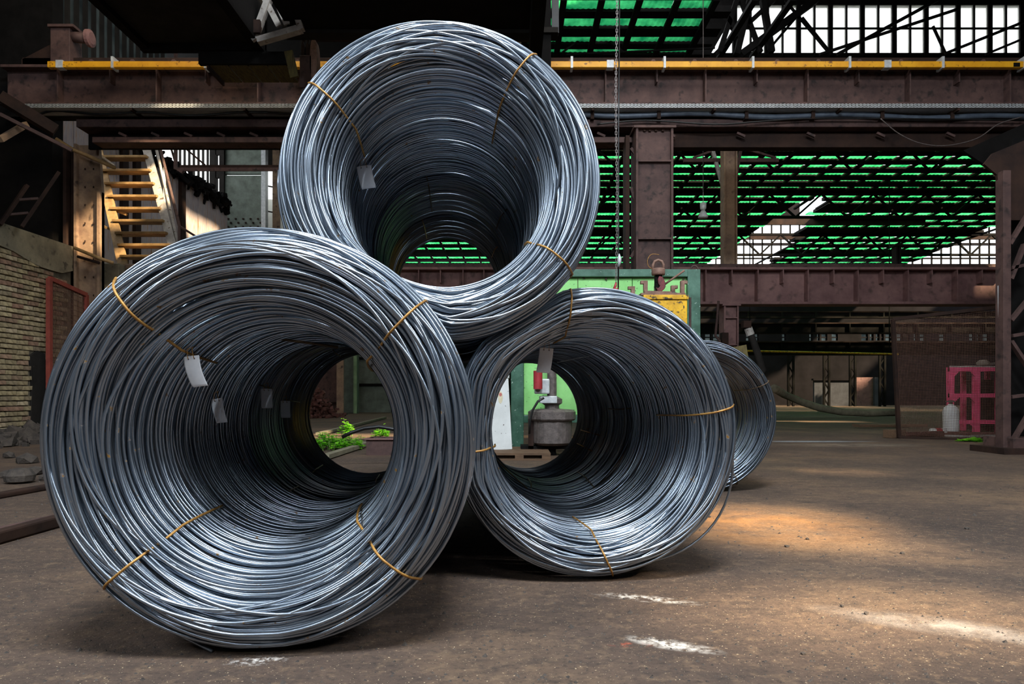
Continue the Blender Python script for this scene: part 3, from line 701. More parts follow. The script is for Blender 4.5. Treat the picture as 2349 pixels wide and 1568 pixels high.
# mesh gate against the brick wall
def mesh_panel(t, A, B, C, D, nh, nv, r, mt, frame, fw):       # A bottom-left, B bottom-right, C top-right, D top-left
    for a, b in ((A, B), (B, C), (C, D), (D, A)): obj('frame_bar', MB().bar(a, b, fw), frame, t)
    m = MB()
    for i in range(1, nh):
        u = i/nh; m.bar(A.lerp(D, u), B.lerp(C, u), r)
    for i in range(1, nv):
        u = i/nv; m.bar(A.lerp(B, u), D.lerp(C, u), r)
    o = obj('wire_mesh', m, mt, t); o['kind'] = 'stuff'
t = thing('mesh_gate', 'red framed wire mesh gate leaning by the brick wall', 'gate', (-7.75, 11.6, 0))
mesh_panel(t, P(113, 985, 11.4), P(200, 965, 12.25), P(197, 676, 12.25), P(113, 638, 11.4), 26, 30, .007, M['mesh'], mat('red_oxide', '#6e2a20', '#83382a', 8, .7), .07)

# stairs
st = thing('steel_stairs', 'open tread tan steel stairs rising behind the buff column', 'stairs', P(330, 700, 14.5))
def sp(px, py):                       # stairs lean back as they rise
    Y = 14.4+(600-py)*.006; return P(px, py, Y)
tl = [(227+ (y-330)*.215+ (0 if y < 400 else 0), y) for y in (335, 363, 394, 424, 453, 481, 509, 537, 564, 590, 618, 646)]
for (x, y) in tl:
    a = sp(x, y); b = sp(x+108+(y-330)*.04, y)
    obj('tread', MB().bar(a, b, .3, .055), M['stair'], st, bevel=.006)
obj('stringer', MB().bar(sp(222, 330), sp(300, 690), .05, .2, up=(1,0,0)), M['stair'], st)
obj('stringer', MB().bar(sp(331, 322), sp(398, 570), .06, .17, up=(1,0,0)), M['white_steel'], st)
obj('stringer_foot', MB().bar(sp(398, 570), sp(430, 690), .06, .17, up=(1,0,0)), M['white_steel'], st)
obj('handrail', MB().bar(sp(355, 325), sp(408, 560), .05), M['white_steel'], st); obj('handrail_post', MB().bar(sp(378, 380), sp(377, 480), .05), M['white_steel'], st)
obj('handrail', MB().bar(sp(365, 330), sp(412, 520), .05), M['rust'], st); obj('handrail_post', MB().bar(sp(411, 515), sp(411, 690), .05), M['rust'], st)
obj('handrail', MB().bar(sp(411, 518), sp(470, 555), .04), M['rust'], st)
for (a, b) in (((228, 448), (262, 470)), ((228, 470), (290, 492)), ((228, 515), (268, 532))):
    obj('left_rail', MB().bar(sp(*a), sp(*b), .05), M['stair'], st)

# sheeted side wall beyond the stairs
SX = -11.0
sw = struct('wall_left_far', MB().box(SX-.1, SX-.04, 14.0, 26.2, 0, 8.0), M['rust_dark'], loc=(SX, 20, 0))
y = 14.0; i = 0
while y < 26:
    wd = .62
    mb = MB(); mb.box(SX-.04, SX+rnd.uniform(-.01, .02), y+.015, y+wd-.015, 0, 7.95+rnd.uniform(-.05, .05)); obj('sheet_panel', mb, M['sheet'], sw)
    y += wd; i += 1
for y in (19.1, 19.75, 22.5): obj('post', MB().box(SX, SX+.12, y, y+.28, 0, 7.9), M['rust_dark'], sw)
mb = MB(); rb = random.Random(11)
for i in range(230):
    y = rb.uniform(18, 26.3); s = rb.uniform(.04, .16); x = SX+rb.uniform(-.15, .2); z = 8.0+rb.uniform(-.15, .3)
    a = Vector((x, y, z)); b = a+Vector((rb.uniform(-.3, .3), rb.uniform(-.4, .4), rb.uniform(-.35, .1))); mb.bar(a, b, s)
o = obj('debris_fringe', mb, M['black'], sw); o['kind'] = 'stuff'
# end of the left bay: glazing, plated column, translucent strips
GYY = 29.5
def gz(py): return P(0, py, GYY).z
mb = MB(); mb.box(-14, 0, GYY+.5, GYY+.7, 12.2, 13.05); mb.box(P(705,0,GYY).x, -6, GYY+.3, GYY+.5, 4.4, 13)
struct('wall_far_left', mb, M['black'], loc=(-10, GYY, 0))
wn = struct('window_4', MB().box(P(395,0,GYY).x, P(505,0,GYY).x, GYY, GYY+.1, gz(620)-.3, gz(620)), M['rust_dark'], loc=P(450, 600, GYY))
obj('pane', MB().box(P(395,0,GYY).x, P(500,0,GYY).x, GYY+.06, GYY+.08, gz(620), gz(280)), M['milky'], wn)
for i in range(10):
    x = P(402+i*10.6, 0, GYY).x; obj('glazing_bar', MB().box(x-.035, x+.035, GYY-.03, GYY+.06, gz(620), gz(280)), M['dark_grey'], wn)
obj('glazing_bar', MB().box(P(483,0,GYY).x, P(494,0,GYY).x, GYY-.1, GYY+.06, gz(700), gz(280)), M['dark_grey'], wn)
wn = struct('window_5', MB().box(P(600,0,GYY).x, P(700,0,GYY).x, GYY, GYY+.1, gz(620)-.3, gz(620)), M['rust_dark'], loc=P(650, 600, GYY))
obj('pane', MB().box(P(606,0,GYY).x, P(628,0,GYY).x, GYY+.06, GYY+.08, gz(620), gz(375)), M['milky'], wn)
obj('pane', MB().box(P(640,0,GYY).x, P(700,0,GYY).x, GYY+.06, GYY+.08, gz(620), gz(390)), M['milky'], wn)
obj('mullion', MB().box(P(626,0,GYY).x, P(642,0,GYY).x, GYY-.05, GYY+.1, gz(620), gz(280)), M['column'], wn)
obj('head_panel', MB().box(P(600,0,GYY).x, P(700,0,GYY).x, GYY+.02, GYY+.1, gz(385), gz(280)), M['dark_grey'], wn)
for y in (425, 483, 535):
    obj('glazing_bar', MB().bar(P(606, y, GYY), P(660, y+10, GYY), .05), M['dark_grey'], wn)
t = thing('plated_column', 'wide green grey plated column with rivets left of the top coil', 'column', P(557, 950, 28))
z1 = P(0,280,28).z
obj('face_plate', MB().box(P(515,0,28).x, P(602,0,28).x, 28, 28.2, 0, P(0,402,28).z), M['greengrey'], t)
obj('upper_plate', MB().box(P(515,0,28).x, P(602,0,28).x, 28.04, 28.2, P(0,398,28).z, z1), M['greengrey'], t)
obj('edge_strip', MB().box(P(601,0,28).x, P(611,0,28).x, 27.9, 28.2, 0, z1), M['galv'], t)
obj('edge_strip', MB().box(P(505,0,28).x, P(516,0,28).x, 27.9, 28.2, 0, z1), M['dark_grey'], t)
obj('splice_plate', MB().box(P(518,0,28).x, P(600,0,28).x, 27.95, 28.0, P(0,560,28).z, P(0,497,28).z), M['greengrey'], t)
for r_ in range(3):
    for c in range(5):
        p = P(524+c*17+(r_ % 2)*6, 502+r_*9, 27.95); obj('rivet', MB().box(p.x-.03, p.x+.03, 27.9, 27.95, p.z-.03, p.z+.03), M['rust_dark'], t)
obj('lattice_edge', MB().box(P(492,0,28).x, P(496,0,28).x, 28, 28.1, 0, z1), M['dark_grey'], t)
for y in (335, 388, 455, 505): obj('lattice_batten', MB().box(P(494,0,28).x, P(508,0,28).x, 28, 28.1, P(0,y+20,28).z, P(0,y,28).z), M['dark_grey'], t)
t = thing('walkway_handrail', 'thin reddish perforated walkway rail crossing left of the top coil', 'walkway', P(530, 385, 17))
obj('channel', MB().box(P(412,0,17).x, P(700,0,17).x, 17, 17.1, P(0,384,17).z, P(0,378,17).z), M['rust_dark'], t); obj('perforated_plate', MB().box(P(405,0,17).x, P(700,0,17).x, 17, 17.03, P(0,392,17).z, P(0,384,17).z), M['rust'], t)
q_ = P(404, 320, 17); obj('post', MB().bar((q_.x, 17, 13), P(403, 388, 17), .07), M['rust'], t); obj('brace', MB().bar(P(404, 322, 17), P(470, 378, 17), .04), M['rust_dark'], t); obj('brace', MB().bar(P(384, 312, 17), P(402, 372, 17), .04), M['rust_dark'], t)
obj('bracket', MB().bar(P(406, 386, 17), P(420, 395, 17), .08), M['rust'], t)
# concrete block at stair foot
t = thing('concrete_block', 'tall concrete block at the foot of the stairs', 'block', P(270, 980, 13.4))
obj('block', MB().box(P(228,0,13.4).x, P(272,0,13.4).x, 13.4, 14.2, 0, P(0,603,13.4).z), M['plaster'], t, bevel=.02)
obj('coping', MB().box(P(273,0,13.4).x, P(330,0,13.4).x, 13.6, 14.2, 0, P(0,600,13.4).z), M['column'], t, bevel=.02)

# upper left: clerestory strips, crane parts
cl = struct('window_6', MB().box(-8.75, -8.65, 12.7, 17, 7.2, 7.35), M['rust_dark'], loc=(-8.7, 15, 7.2))
y = 12.75; i = 0
while y < 17:
    obj('pane', MB().box(-8.72, -8.70, y+.04, y+.24, 7.35, 11.9), M['milky_grey'], cl); obj('glazing_bar', MB().box(-8.74, -8.64, y-.03, y+.04, 7.35, 11.9), M['dark_grey'], cl); y += .28
t = thing('end_stop', 'rust brown crane end stop with round buffer at upper left', 'crane stop', P(140, 150, 11.8))
Y = 12.02
obj('upright', MB().box(P(115,0,Y).x, P(160,0,Y).x, Y, Y+.35, zz(148,Y), zz(60,Y)), M['rust'], t, bevel=.01)
obj('top_plate', MB().box(P(113,0,Y).x, P(172,0,Y).x, Y-.05, Y+.4, zz(64,Y), zz(58,Y)), M['rust'], t)
obj('gusset', MB().prism([(P(40,0,Y).x, zz(148,Y)), (P(115,0,Y).x, zz(148,Y)), (P(115,0,Y).x, zz(88,Y)), (P(105,0,Y).x, zz(96,Y)), (P(40,0,Y).x, zz(130,Y))], Y+.1, Y+.14), M['rust_dark'], t)
obj('buffer_stem', MB().tube([P(158, 84, Y+.1), P(200, 88, Y+.1)], .09, 14), M['rust'], t, True)
obj('buffer_disc', MB().tube([P(198, 88, Y+.1), P(202, 88, Y+.1), P(209, 88, Y+.1), P(212, 88, Y+.1)], [.1, .15, .15, .1], 18), M['rust_light'], t, False)
t = thing('crane_girder', 'dark box girder of the crane with flat underside at upper left', 'crane', (-4.5, 8, 5.9))
obj('bottom_plate', MB().box(-5.3, -3.75, 5, 10, 5.88, 5.92), M['dark_grey'], t); obj('side_plate', MB().box(-5.42, -5.3, 5, 10.0, 5.8, 7.0), M['black'], t); obj('side_plate', MB().box(-3.75, -3.6, 5, 10, 5.75, 7.0), M['black'], t)
obj('end_plate', MB().box(-5.42, -3.6, 9.95, 10.05, 5.78, 7.0), M['black'], t)
t = thing('crane_trolley', 'wide dark crane trolley frame above the top coil', 'crane', (-1.3, 8, 6.0))
obj('bottom_plate', MB().box(-3.2, .3, 5, 9.9, 6.0, 6.05), M['black'], t); obj('side_beam', MB().box(-3.3, .42, 9.8, 10.0, 5.95, 7.2), M['dark_grey'], t); obj('side_beam', MB().box(.25, .42, 5, 10, 5.55, 7.2), M['black'], t)
obj('cross_member', MB().box(-3.3, .42, 10.6, 10.75, zz(85,10.6), zz(68,10.6)), M['rust_dark'], t)
t = thing('hanging_mast', 'black vertical mast hanging from the crane beside the green roof', 'crane', P(1250, 240, 10))
obj('mast', MB().box(P(1239,0,10).x, P(1264,0,10).x, 10, 10.2, zz(200,10), 7.2), M['black'], t); obj('cable_bundle', MB().box(P(1266,0,10).x, P(1282,0,10).x, 10, 10.1, zz(75,10), 7.2), M['rubber'], t)
obj('clamp', MB().box(P(1236,0,10).x, P(1280,0,10).x, 9.95, 10.2, zz(78,10), zz(66,10)), M['dark_grey'], t)
t = thing('lattice_bracket', 'pale dusty lattice bracket hanging below the crane at upper left', 'crane', P(640, 100, 9.6))
for a, b, wd in (((592, 95), (692, 66), .12), ((692, 70), (668, -5), .1), ((588, 75), (618, -5), .1), ((590, 80), (580, 62), .08), ((640, 60), (606, -5), .03), ((658, 55), (660, 5), .025), ((630, -5), (658, 56), .03), ((586, 92), (520, -5), .06)):
    obj('bar', MB().bar(P(*a, 9.6), P(*b, 9.6), wd, .08), M['white_steel'], t)
p = P(589, 62, 9.55); obj('bolt_plate', MB().box(p.x-.06, p.x+.06, 9.5, 9.56, p.z-.1, p.z+.08), M['rust_dark'], t)
t = thing('crane_platform', 'mossy plank bottomed platform hung under the crane', 'crane', P(560, 185, 9.6))
obj('front_board', MB().box(P(455,0,9.9).x, P(660,0,9.9).x, 9.9, 9.98, zz(146,9.9), zz(118,9.9)), M['black'], t)
for i in range(4):
    x0 = -4.42+i*.285; obj('plank', MB().box(x0+.01, x0+.275, 9.95, 10.5, 5.555, 5.59), M['wood_moss'], t)
obj('side_board', MB().bar(P(662, 118, 9.9), P(676, 178, 9.9), .05, .12), M['wood_moss'], t)
obj('end_board', MB().box(-4.45, -4.42, 9.95, 10.5, 5.5, 5.7), M['rust_dark'], t)
t = thing('hook_block', 'brown hook block with paired sheaves hanging left of the top coil', 'hook', P(706, 200, 10.3)); Y = 10.3
obj('cheek_plate', MB().box(P(687,0,Y).x, P(715,0,Y).x, Y, Y+.06, zz(200,Y), zz(126,Y)), M['rust'], t, bevel=.01)
cpt = P(724, 145, Y+.12); prof = []
obj('cheek_disc', MB().prism([(cpt.x+.055*math.cos(a), cpt.z+.34*math.sin(a)) for a in np.linspace(0, 2*math.pi, 18)[:-1]], Y, Y+.18), M['iron_rust'], t)
for px in (692, 703, 711):
    obj('rope', MB().tube([P(px, 120, Y+.1), P(px-1, -20, Y+.1)], .014, 6), M['rubber'], t)
    obj('sheave', MB().prism([(P(px,0,Y).x+.025*math.cos(a), zz(115,Y)+.16*math.sin(a)) for a in np.linspace(0, 2*math.pi, 14)[:-1]], Y+.05, Y+.2), M['rust_dark'], t)
obj('shank', MB().lathe(P(704, 215, Y+.1), [(.07, -.12), (.09, 0), (.07, .12)], 12), M['iron'], t, True)
obj('hook', MB().tube([P(704, 220, Y+.1), P(706, 232, Y+.1), P(698, 238, Y+.1), P(688, 233, Y+.1), P(690, 226, Y+.1)], [.04,.045,.04,.03,.01], 8), M['iron'], t, True)

# ------------------------------------------------------------------ right side: lattice column, mesh screen, shelf
t = thing('lattice_column', 'dark riveted lattice column at the right edge of the picture', 'column', P(2325, 1045, 8.8)); Y = 8.8
x0 = P(2302,0,Y).x
obj('chord', MB().box(x0, x0+.1, Y, Y+.15, 0, P(0,390,Y).z), M['rust'], t, bevel=.005); obj('chord', MB().box(x0+.9, x0+1.0, Y, Y+.15, 0, 4), M['rust'], t)
obj('dark_backing', MB().box(x0+.36, x0+1.4, Y+.35, Y+.4, 0, 4.2), M['black'], t)  # black sheet added to stand for the dark void behind the lacing
for a, b in (((2318, 735), (2380, 660)), ((2320, 770), (2349, 765)), ((2318, 782), (2370, 860)), ((2318, 910), (2349, 906)), ((2318, 1020), (2365, 940)), ((2318, 640), (2349, 560)), ((2318, 615), (2349, 608)), ((2315, 560), (2370, 470))):
    obj('lacing', MB().bar(P(*a, Y+.05), P(*b, Y+.05), .07, .04), M['rust'], t)
obj('base_plate', MB().box(x0-.1, x0+1.1, Y-.15, Y+.5, 0, .08), M['rust_dark'], t)
obj('footing', MB().box(x0+.05, x0+1.2, Y-.1, Y+.45, .08, .2), M['rust'], t)
obj('gusset', MB().prism([(P(2290,0,Y).x, zz(345,Y)), (P(2400,0,Y).x, zz(300,Y)), (P(2400,0,Y).x, zz(500,Y)), (P(2318,0,Y).x, zz(500,Y)), (P(2300,0,Y).x, zz(395,Y)), (P(2270,0,Y).x, zz(370,Y))], Y+.1, Y+.14), M['rust_dark'], t)
obj('knee_plate', MB().prism([(P(2210,0,11).x, zz(345,11)), (P(2380,0,11).x, zz(270,11)), (P(2380,0,11).x, zz(420,11)), (P(2300,0,11).x, zz(405,11))], 11, 11.06), M['black'], t)
obj('conduit', MB().tube([P(2292, 655, Y+.1), P(2296, 1000, Y+.1)], .02, 6), M['galv'], t)
obj('insulator', MB().tube([P(2298, 700, Y+.1), P(2297, 706, Y+.1), P(2296, 750, Y+.1), P(2295, 756, Y+.1)], [.02, .035, .035, .02], 10), M['porcelain'], t, True)
t = thing('mesh_screen', 'large rusty framed wire mesh screen in front of the pink shelf', 'screen', P(2175, 1007, 11.5))
mesh_panel(t, P(2062, 1003, 11.8), P(2291, 1012, 11.2), P(2290, 704, 11.2), P(2048, 732, 11.8), 78, 66, .0045, M['mesh'], M['rust_dark'], .055)
t = thing('pink_shelf', 'pink painted steel shelf frame behind the mesh screen', 'shelf', P(2235, 990, 13.6)); Y = 13.6
xs = [P(a,0,Y).x for a in (2178, 2237, 2290)]; zs = [P(0,b,Y).z for b in (842, 902, 963)]
for x in xs[:2]:
    obj('upright', MB().box(x, x+.1, Y, Y+.1, 0, zs[0]), M['pink'], t); 
    obj('upright', MB().box(x+.72, x+.8, Y+.7, Y+.78, 0, zs[0]), M['pink'], t)
obj('upright', MB().box(xs[2], xs[2]+.1, Y, Y+.1, 0, zs[0]), M['pink'], t)
for z in zs:
    obj('cross_rail', MB().box(xs[0], xs[2]+.1, Y-.01, Y+.05, z-.08, z), M['pink'], t); obj('side_rail', MB().bar((xs[1]+.05, Y, z-.04), (xs[1]+.76, Y+.75, z-.04), .06), M['pink'], t)
    for x, s in ((xs[0]+.1, 1), (xs[1], -1)):
        obj('corner_gusset', MB().prism([(x, z-.08), (x+s*.1, z-.08), (x, z-.18)][::(1 if s > 0 else -1)], Y, Y+.02), M['pink'], t)
obj('top_board', MB().add([(xs[0], Y, zs[0]), (xs[2]+.1, Y, zs[0]), (xs[2]+.85, Y+.78, zs[0]), (xs[0]+.7, Y+.78, zs[0]), (xs[0], Y, zs[0]+.03), (xs[2]+.1, Y, zs[0]+.03), (xs[2]+.85, Y+.78, zs[0]+.03), (xs[0]+.7, Y+.78, zs[0]+.03)], [(0,3,2,1),(4,5,6,7),(0,1,5,4),(1,2,6,5),(2,3,7,6),(3,0,4,7)]), M['white_steel'], t)
t = thing('scrap_lump', 'grey lump of scrap lying on top of the pink shelf', 'scrap', P(2255, 838, Y+.2)); obj('lump', MB().lathe(P(2255, 838, Y+.3), [(.02, 0), (.11, .01), (.12, .06), (.07, .11), (.02, .12)], 9), M['stone'], t); obj('stub', MB().bar(P(2262, 836, Y+.3), P(2288, 832, Y+.3), .05), M['iron'], t)
t = thing('gas_cylinder', 'dusty white gas cylinder left of the pink shelf', 'cylinder', P(2181, 978, 13.3)); c = P(2181, 978, 13.3); c.z = 0
obj('body', MB().lathe(c, [(.1, 0), (.135, .02), (.14, .1), (.14, .42), (.12, .5), (.06, .55), (.04, .57)], 20), M['white_enamel'], t, True); obj('valve', MB().lathe(c+Vector((0,0,.56)), [(.03, 0), (.03, .05), (.05, .06), (.05, .08), (.02, .09)], 10), M['iron'], t)
obj('guard_ring', MB().tube([c+Vector((.08*math.cos(a), .08*math.sin(a), .62)) for a in np.linspace(0, 2*math.pi, 13)[:-1]], .01, 5, True), M['iron'], t)
t = thing('grey_cabinet', 'dark grey cabinet standing inside the pink shelf', 'cabinet', P(2262, 985, 14.1)); a = P(2245,0,14.1).x; b = P(2290,0,14.1).x
obj('body', MB().box(a, b, 14.1, 14.5, .02, P(0,870,14.1).z), M['dark_grey'], t, bevel=.01); obj('door', MB().box(a+.03, b-.03, 14.08, 14.1, .1, P(0,880,14.1).z), M['dark_grey'], t)
def litter(label, px, py, pieces, mt, name='scrap_board', cat='scrap'):
    Y = GY(py); t = thing(name, label, cat, ((px-CX)*Y/F, Y, 0))
    for k, (dx, dy, ln, wd, th, rot) in enumerate(pieces):
        a = Vector(((px-CX)*Y/F+dx, Y+dy, th/2+.005+k*.02)); d = Vector((math.cos(rot), math.sin(rot), 0))*ln/2
        obj('board' if len(pieces) > 1 else 'piece', MB().bar(a-d, a+d, wd, th), mt, t)
litter('grey boards lying flat on the floor left of the mesh screen', 2040, 978, [(0, 0, 1.6, .35, .06, .02), (-.5, -.6, 1.3, .16, .04, .15)], M['wood'])
litter('rusty scrap strips on the floor under the mesh screen', 2180, 1000, [(0, 0, 2.2, .2, .05, .05), (.4, .3, 1.2, .1, .04, -.3), (-.6, -.2, .9, .12, .05, .4)], M['scrap'])
litter('brown timber offcut on the floor at the left foot of the mesh screen', 2052, 1004, [(0, 0, .3, .2, .14, .3)], M['wood'], 'timber_offcut', 'timber')
litter('scrap strips lying in front of the pink shelf', 2262, 1005, [(0, .2, 1.0, .12, .03, -.5), (.2, .1, .8, .08, .03, .1)], M['white_steel'])
t = thing('crushed_can', 'crumpled white and red can on the floor below the mesh screen', 'can', P(2152, 996, 12.6)); c = P(2152, 996, 12.6); c.z = .07
obj('body', MB().tube([c+Vector((-.15,0,0)), c+Vector((-.13,0,0)), c+Vector((0,.01,.01)), c+Vector((.13,0,0)), c+Vector((.15,0,0))], [.04,.065,.055,.065,.04], 12), M['white_enamel'], t, True); obj('band', MB().tube([c+Vector((-.05,0,.005)), c+Vector((.05,0,.01))], .063, 12), M['red'], t)

# ------------------------------------------------------------------ centre: green cabinet, yellow box, hook, chain, lamp
Y = 9.1; xa, xb = P(1172,0,Y).x, P(1607,0,Y).x; zt = P(0,617,Y).z
t = thing('green_cabinet', 'large green painted steel frame cabinet behind the right coil', 'cabinet', ((xa+xb)/2, Y+.3, 0))
fw = .17
for x in (xa, xb-fw): obj('post', MB().box(x, x+fw, Y, Y+.17, 0, zt), M['green_dark'], t, bevel=.006)
for x in (xa, xb-fw): obj('rear_post', MB().box(x, x+fw, Y+.8, Y+.97, 0, zt), M['green_dark'], t, bevel=.006)
obj('top_beam', MB().box(xa+fw, xb-fw, Y-.005, Y+.16, zt-.1, zt), M['green_dark'], t, bevel=.005); zb_ = P(0,952,Y).z
obj('bottom_beam', MB().box(xa+fw, xb-fw, Y, Y+.16, zb_-.1, zb_), M['green_dark'], t, bevel=.006)
n = 3; wpx = (xb-xa-2*fw)/n
for i in range(n): obj('panel', MB().box(xa+fw+i*wpx+.004, xa+fw+(i+1)*wpx-.004, Y+.06, Y+.09, zb_+.005, zt-.105), M['green'], t, bevel=.004)
for x in (xa, xb-fw): obj('side_panel', MB().box(x+.06, x+.09, Y+.17, Y+.8, zb_, zt-.1), M['green'], t)
obj('lifting_eye', MB().tube([Vector((xb-.06+.05*math.cos(a), Y+.08, zt+.0+.06*math.sin(a))) for a in np.linspace(-.2, math.pi+.2, 9)], .012, 6), M['rust'], t, True)
for px, py in ((1391, 638), (1570, 640), (1340, 636)): 
    p = P(px, py, Y); obj('bolt', MB().lathe(p+Vector((0, .04, 0)), [(.012, -.012), (.012, .012)], 6), M['rust'], t)
# yellow box and lifting gear
Y = 7.3
t = thing('yellow_crate', 'worn yellow steel box with upright brackets behind the right coil', 'crate', P(1532, 1040, Y)); xa, xb = P(1478,0,Y).x, P(1577,0,Y).x; zt = P(0,676,Y).z
obj('body', MB().box(xa, xb, Y, Y+.4, .0, zt-.05), M['yellow_box'], t, bevel=.01); obj('rim', MB().box(xa-.01, xb+.01, Y-.015, Y+.415, zt-.05, zt), M['yellow_box'], t, bevel=.006)
obj('top_plate', MB().box(P(1472,0,Y).x, P(1574,0,Y).x, Y+.02, Y+.4, zt, zt+.025), M['iron_rust'], t)
for (px, s, h_, Yb) in ((1477, -1, 33, Y+.05), (1562, 1, 33, Y+.05), (1448, -1, 20, Y+.3), (1540, 1, 22, Y+.3)):
    x0_, x1_ = P(px,0,Yb).x, P(px+9,0,Yb).x; z0_, z1_ = P(0,676,Yb).z, P(0,676-h_,Yb).z; k = P(px+s*7,0,Yb).x
    if s < 0: poly = [(x0_, z0_), (x1_, z0_), (x1_, z1_), (k, z1_), (k, z1_-.035), (x0_, z1_-.035)]
    else: poly = [(x0_, z0_), (x1_, z0_), (x1_, z1_-.035), (k+.04, z1_-.035), (k+.04, z1_), (x0_, z1_)]
    obj('clamp_bracket', MB().prism(poly, Yb, Yb+.05), M['iron_rust'], t, bevel=.004)
obj('side_pipe', MB().tube([P(1583, 682, Y+.1), P(1583, 900, Y+.1)], .014, 8), M['rust'], t)
obj('top_bar', MB().bar(P(1478, 672, Y+.05), P(1540, 674, Y+.05), .04, .05), M['iron_rust'], t)
obj('sheave', MB().prism([(P(1552,0,Y).x+.065*math.cos(a), P(0,676,Y).z+.045*math.sin(a)+.01) for a in np.linspace(0, math.pi, 10)], Y+.15, Y+.2), M['iron'], t)
t = thing('lifting_hook', 'swivel lifting eye with dark hook and handle lever above the yellow box', 'hook', P(1512, 672, Y+.2)); Yh = Y+.15
obj('eye_ring', MB().tube([P(1498, 618, Yh), P(1498, 607, Yh), P(1502, 599, Yh), P(1510, 596, Yh), P(1518, 599, Yh), P(1522, 607, Yh), P(1522, 618, Yh)], .015, 10), M['iron_rust'], t, True)
c = P(1510, 631, Yh); obj('collar', MB().lathe(c, [(.064, -.002), (.07, .0), (.073, .02), (.073, .06), (.068, .072), (.03, .074)], 24), M['iron_rust'], t, True)
obj('neck', MB().box(P(1502,0,Yh).x, P(1518,0,Yh).x, Yh-.03, Yh+.03, P(0,650,Yh).z, P(0,631,Yh).z), M['black'], t, bevel=.005)
obj('hook_body', MB().prism([(P(a,0,Yh).x, P(0,b,Yh).z) for a, b in ((1510,634),(1518,636),(1524,648),(1525,658),(1522,664),(1514,671),(1506,668),(1502,660),(1508,662),(1512,658),(1508,652),(1507,642))], Yh-.05, Yh-.01), mat('faded_red_iron', '#3a2020', '#7a2a30', 30, .5, .2), t, bevel=.006)
obj('latch', MB().prism([(P(a,0,Yh).x, P(0,b,Yh).z) for a, b in ((1502,646),(1509,648),(1513,656),(1511,668),(1504,670),(1502,660))], Yh-.03, Yh+.03), M['black'], t, bevel=.004)
obj('shank_rod', MB().box(P(1502,0,Yh).x, P(1514,0,Yh).x, Yh, Yh+.04, P(0,676,Yh).z, P(0,655,Yh).z), M['iron'], t)
obj('lever', MB().tube([P(1526, 651, Yh), P(1570, 620, Yh)], .011, 8), M['iron_rust'], t, True)
cable('wire_wisp', 'thin rusty wire curl standing above the lifting eye', [(1497, 617), (1487, 609), (1486, 594), (1495, 583), (1512, 584)], .003, M['tie'], Yh)
# chain and rope hanging from the crane
Yc = 6.8
t = thing('hoist_chain', 'long thin hoist chain with a small red hook right of the top coil', 'chain', P(1415, 660, Yc))
pitch = .030; z = P(0,648,Yc).z; k = 0
zs_top = P(0,-15,Yc).z
# links are far too small to tell apart singly: one part
links = MB(); x0 = P(1414,0,Yc).x
while z < zs_top:
    sw_ = .006*math.sin(z*3)
    for sgn in (-1, 1):
        if k % 2: links.bar((x0+sw_+sgn*.008, Yc, z), (x0+sw_+sgn*.008, Yc, z+pitch*1.15), .005)
        else: links.bar((x0+sw_, Yc+sgn*.008, z), (x0+sw_, Yc+sgn*.008, z+pitch*1.15), .005)
    links.box(x0+sw_-.009, x0+sw_+.009, Yc-.003, Yc+.003, z, z+.005)
    z += pitch; k += 1
o = obj('chain_links', links, M['rope'], t); o['kind'] = 'stuff'
obj('hook', MB().tube([P(1413, 648, Yc), P(1412, 655, Yc), P(1409, 661, Yc), P(1414, 664, Yc), P(1418, 660, Yc)], [.008,.014,.014,.012,.006], 8), M['red'], t, True)
t = thing('hoist_rope', 'dark hoist rope with a pale weight hanging beside the chain', 'rope', P(1419, 660, Yc))
obj('rope', MB().tube([P(1421, -15, Yc), P(1419, 300, Yc), P(1419, 560, Yc), P(1418, 670, Yc)], .007, 6), M['rubber'], t, True)
obj('weight', MB().tube([P(1420, 582, Yc), P(1421, 592, Yc), P(1421, 600, Yc), P(1419, 612, Yc)], [.008, .02, .02, .008], 8), M['galv'], t, True)
Yl = 13.5
t = thing('pendant_lamp', 'white bell shaped pendant lamp under the green roof', 'lamp', P(1613, 500, Yl)); c = P(1613, 500, Yl)
obj('shade', MB().lathe(c, [(.085, 0), (.095, .03), (.06, .11), (.035, .15)], 20), M['porcelain'], t, True); obj('gear_housing', MB().lathe(c+Vector((0,0,.15)), [(.035, 0), (.06, .04), (.062, .14), (.03, .16)], 16), M['porcelain'], t, True)
obj('suspension', MB().tube([c+Vector((0,0,.3)), Vector((c.x, c.y, 9.5))], .008, 5), M['rope'], t)

# white locker on a pallet and the machine, seen through the right coil
Y = 8.4
t = thing('wooden_pallet', 'old wooden pallet under the white locker', 'pallet', P(1200, 1070, 8.0))
xa, xb = P(1120,0,8).x, P(1262,0,8).x; pz = P(0,1037,8).z
for i in range(5): obj('deck_board', MB().box(xa, xb, 7.9+i*.2, 8.07+i*.2, pz-.025, pz), M['wood'], t)
for x in (xa, (xa+xb)/2-.05, xb-.1):
    obj('bearer_block', MB().box(x, x+.1, 7.9, 8.87, .02, pz-.025), M['wood'], t)
for i in (0, 2, 4): obj('bottom_board', MB().box(xa, xb, 7.9+i*.2, 8.05+i*.2, 0, .02), M['wood'], t)
t = thing('white_locker', 'chipped white enamel locker with an oval sticker standing on the pallet', 'locker', P(1148, 1036, Y)); 
def lk(a, b, y0, y1): return MB().prism([(P(q[0],0,Y).x, P(0,q[1],Y).z) for q in a], y0, y1)
obj('body', lk([(1112, 1033), (1166, 1031), (1165, 863), (1112, 863)], None, Y+.03, Y+.4), M['white_enamel'], t, bevel=.01)
dr_ = obj('door', lk([(1126, 1033), (1175, 1030), (1166, 866), (1124, 866)], None, Y, Y+.03), M['white_enamel'], t, bevel=.006)
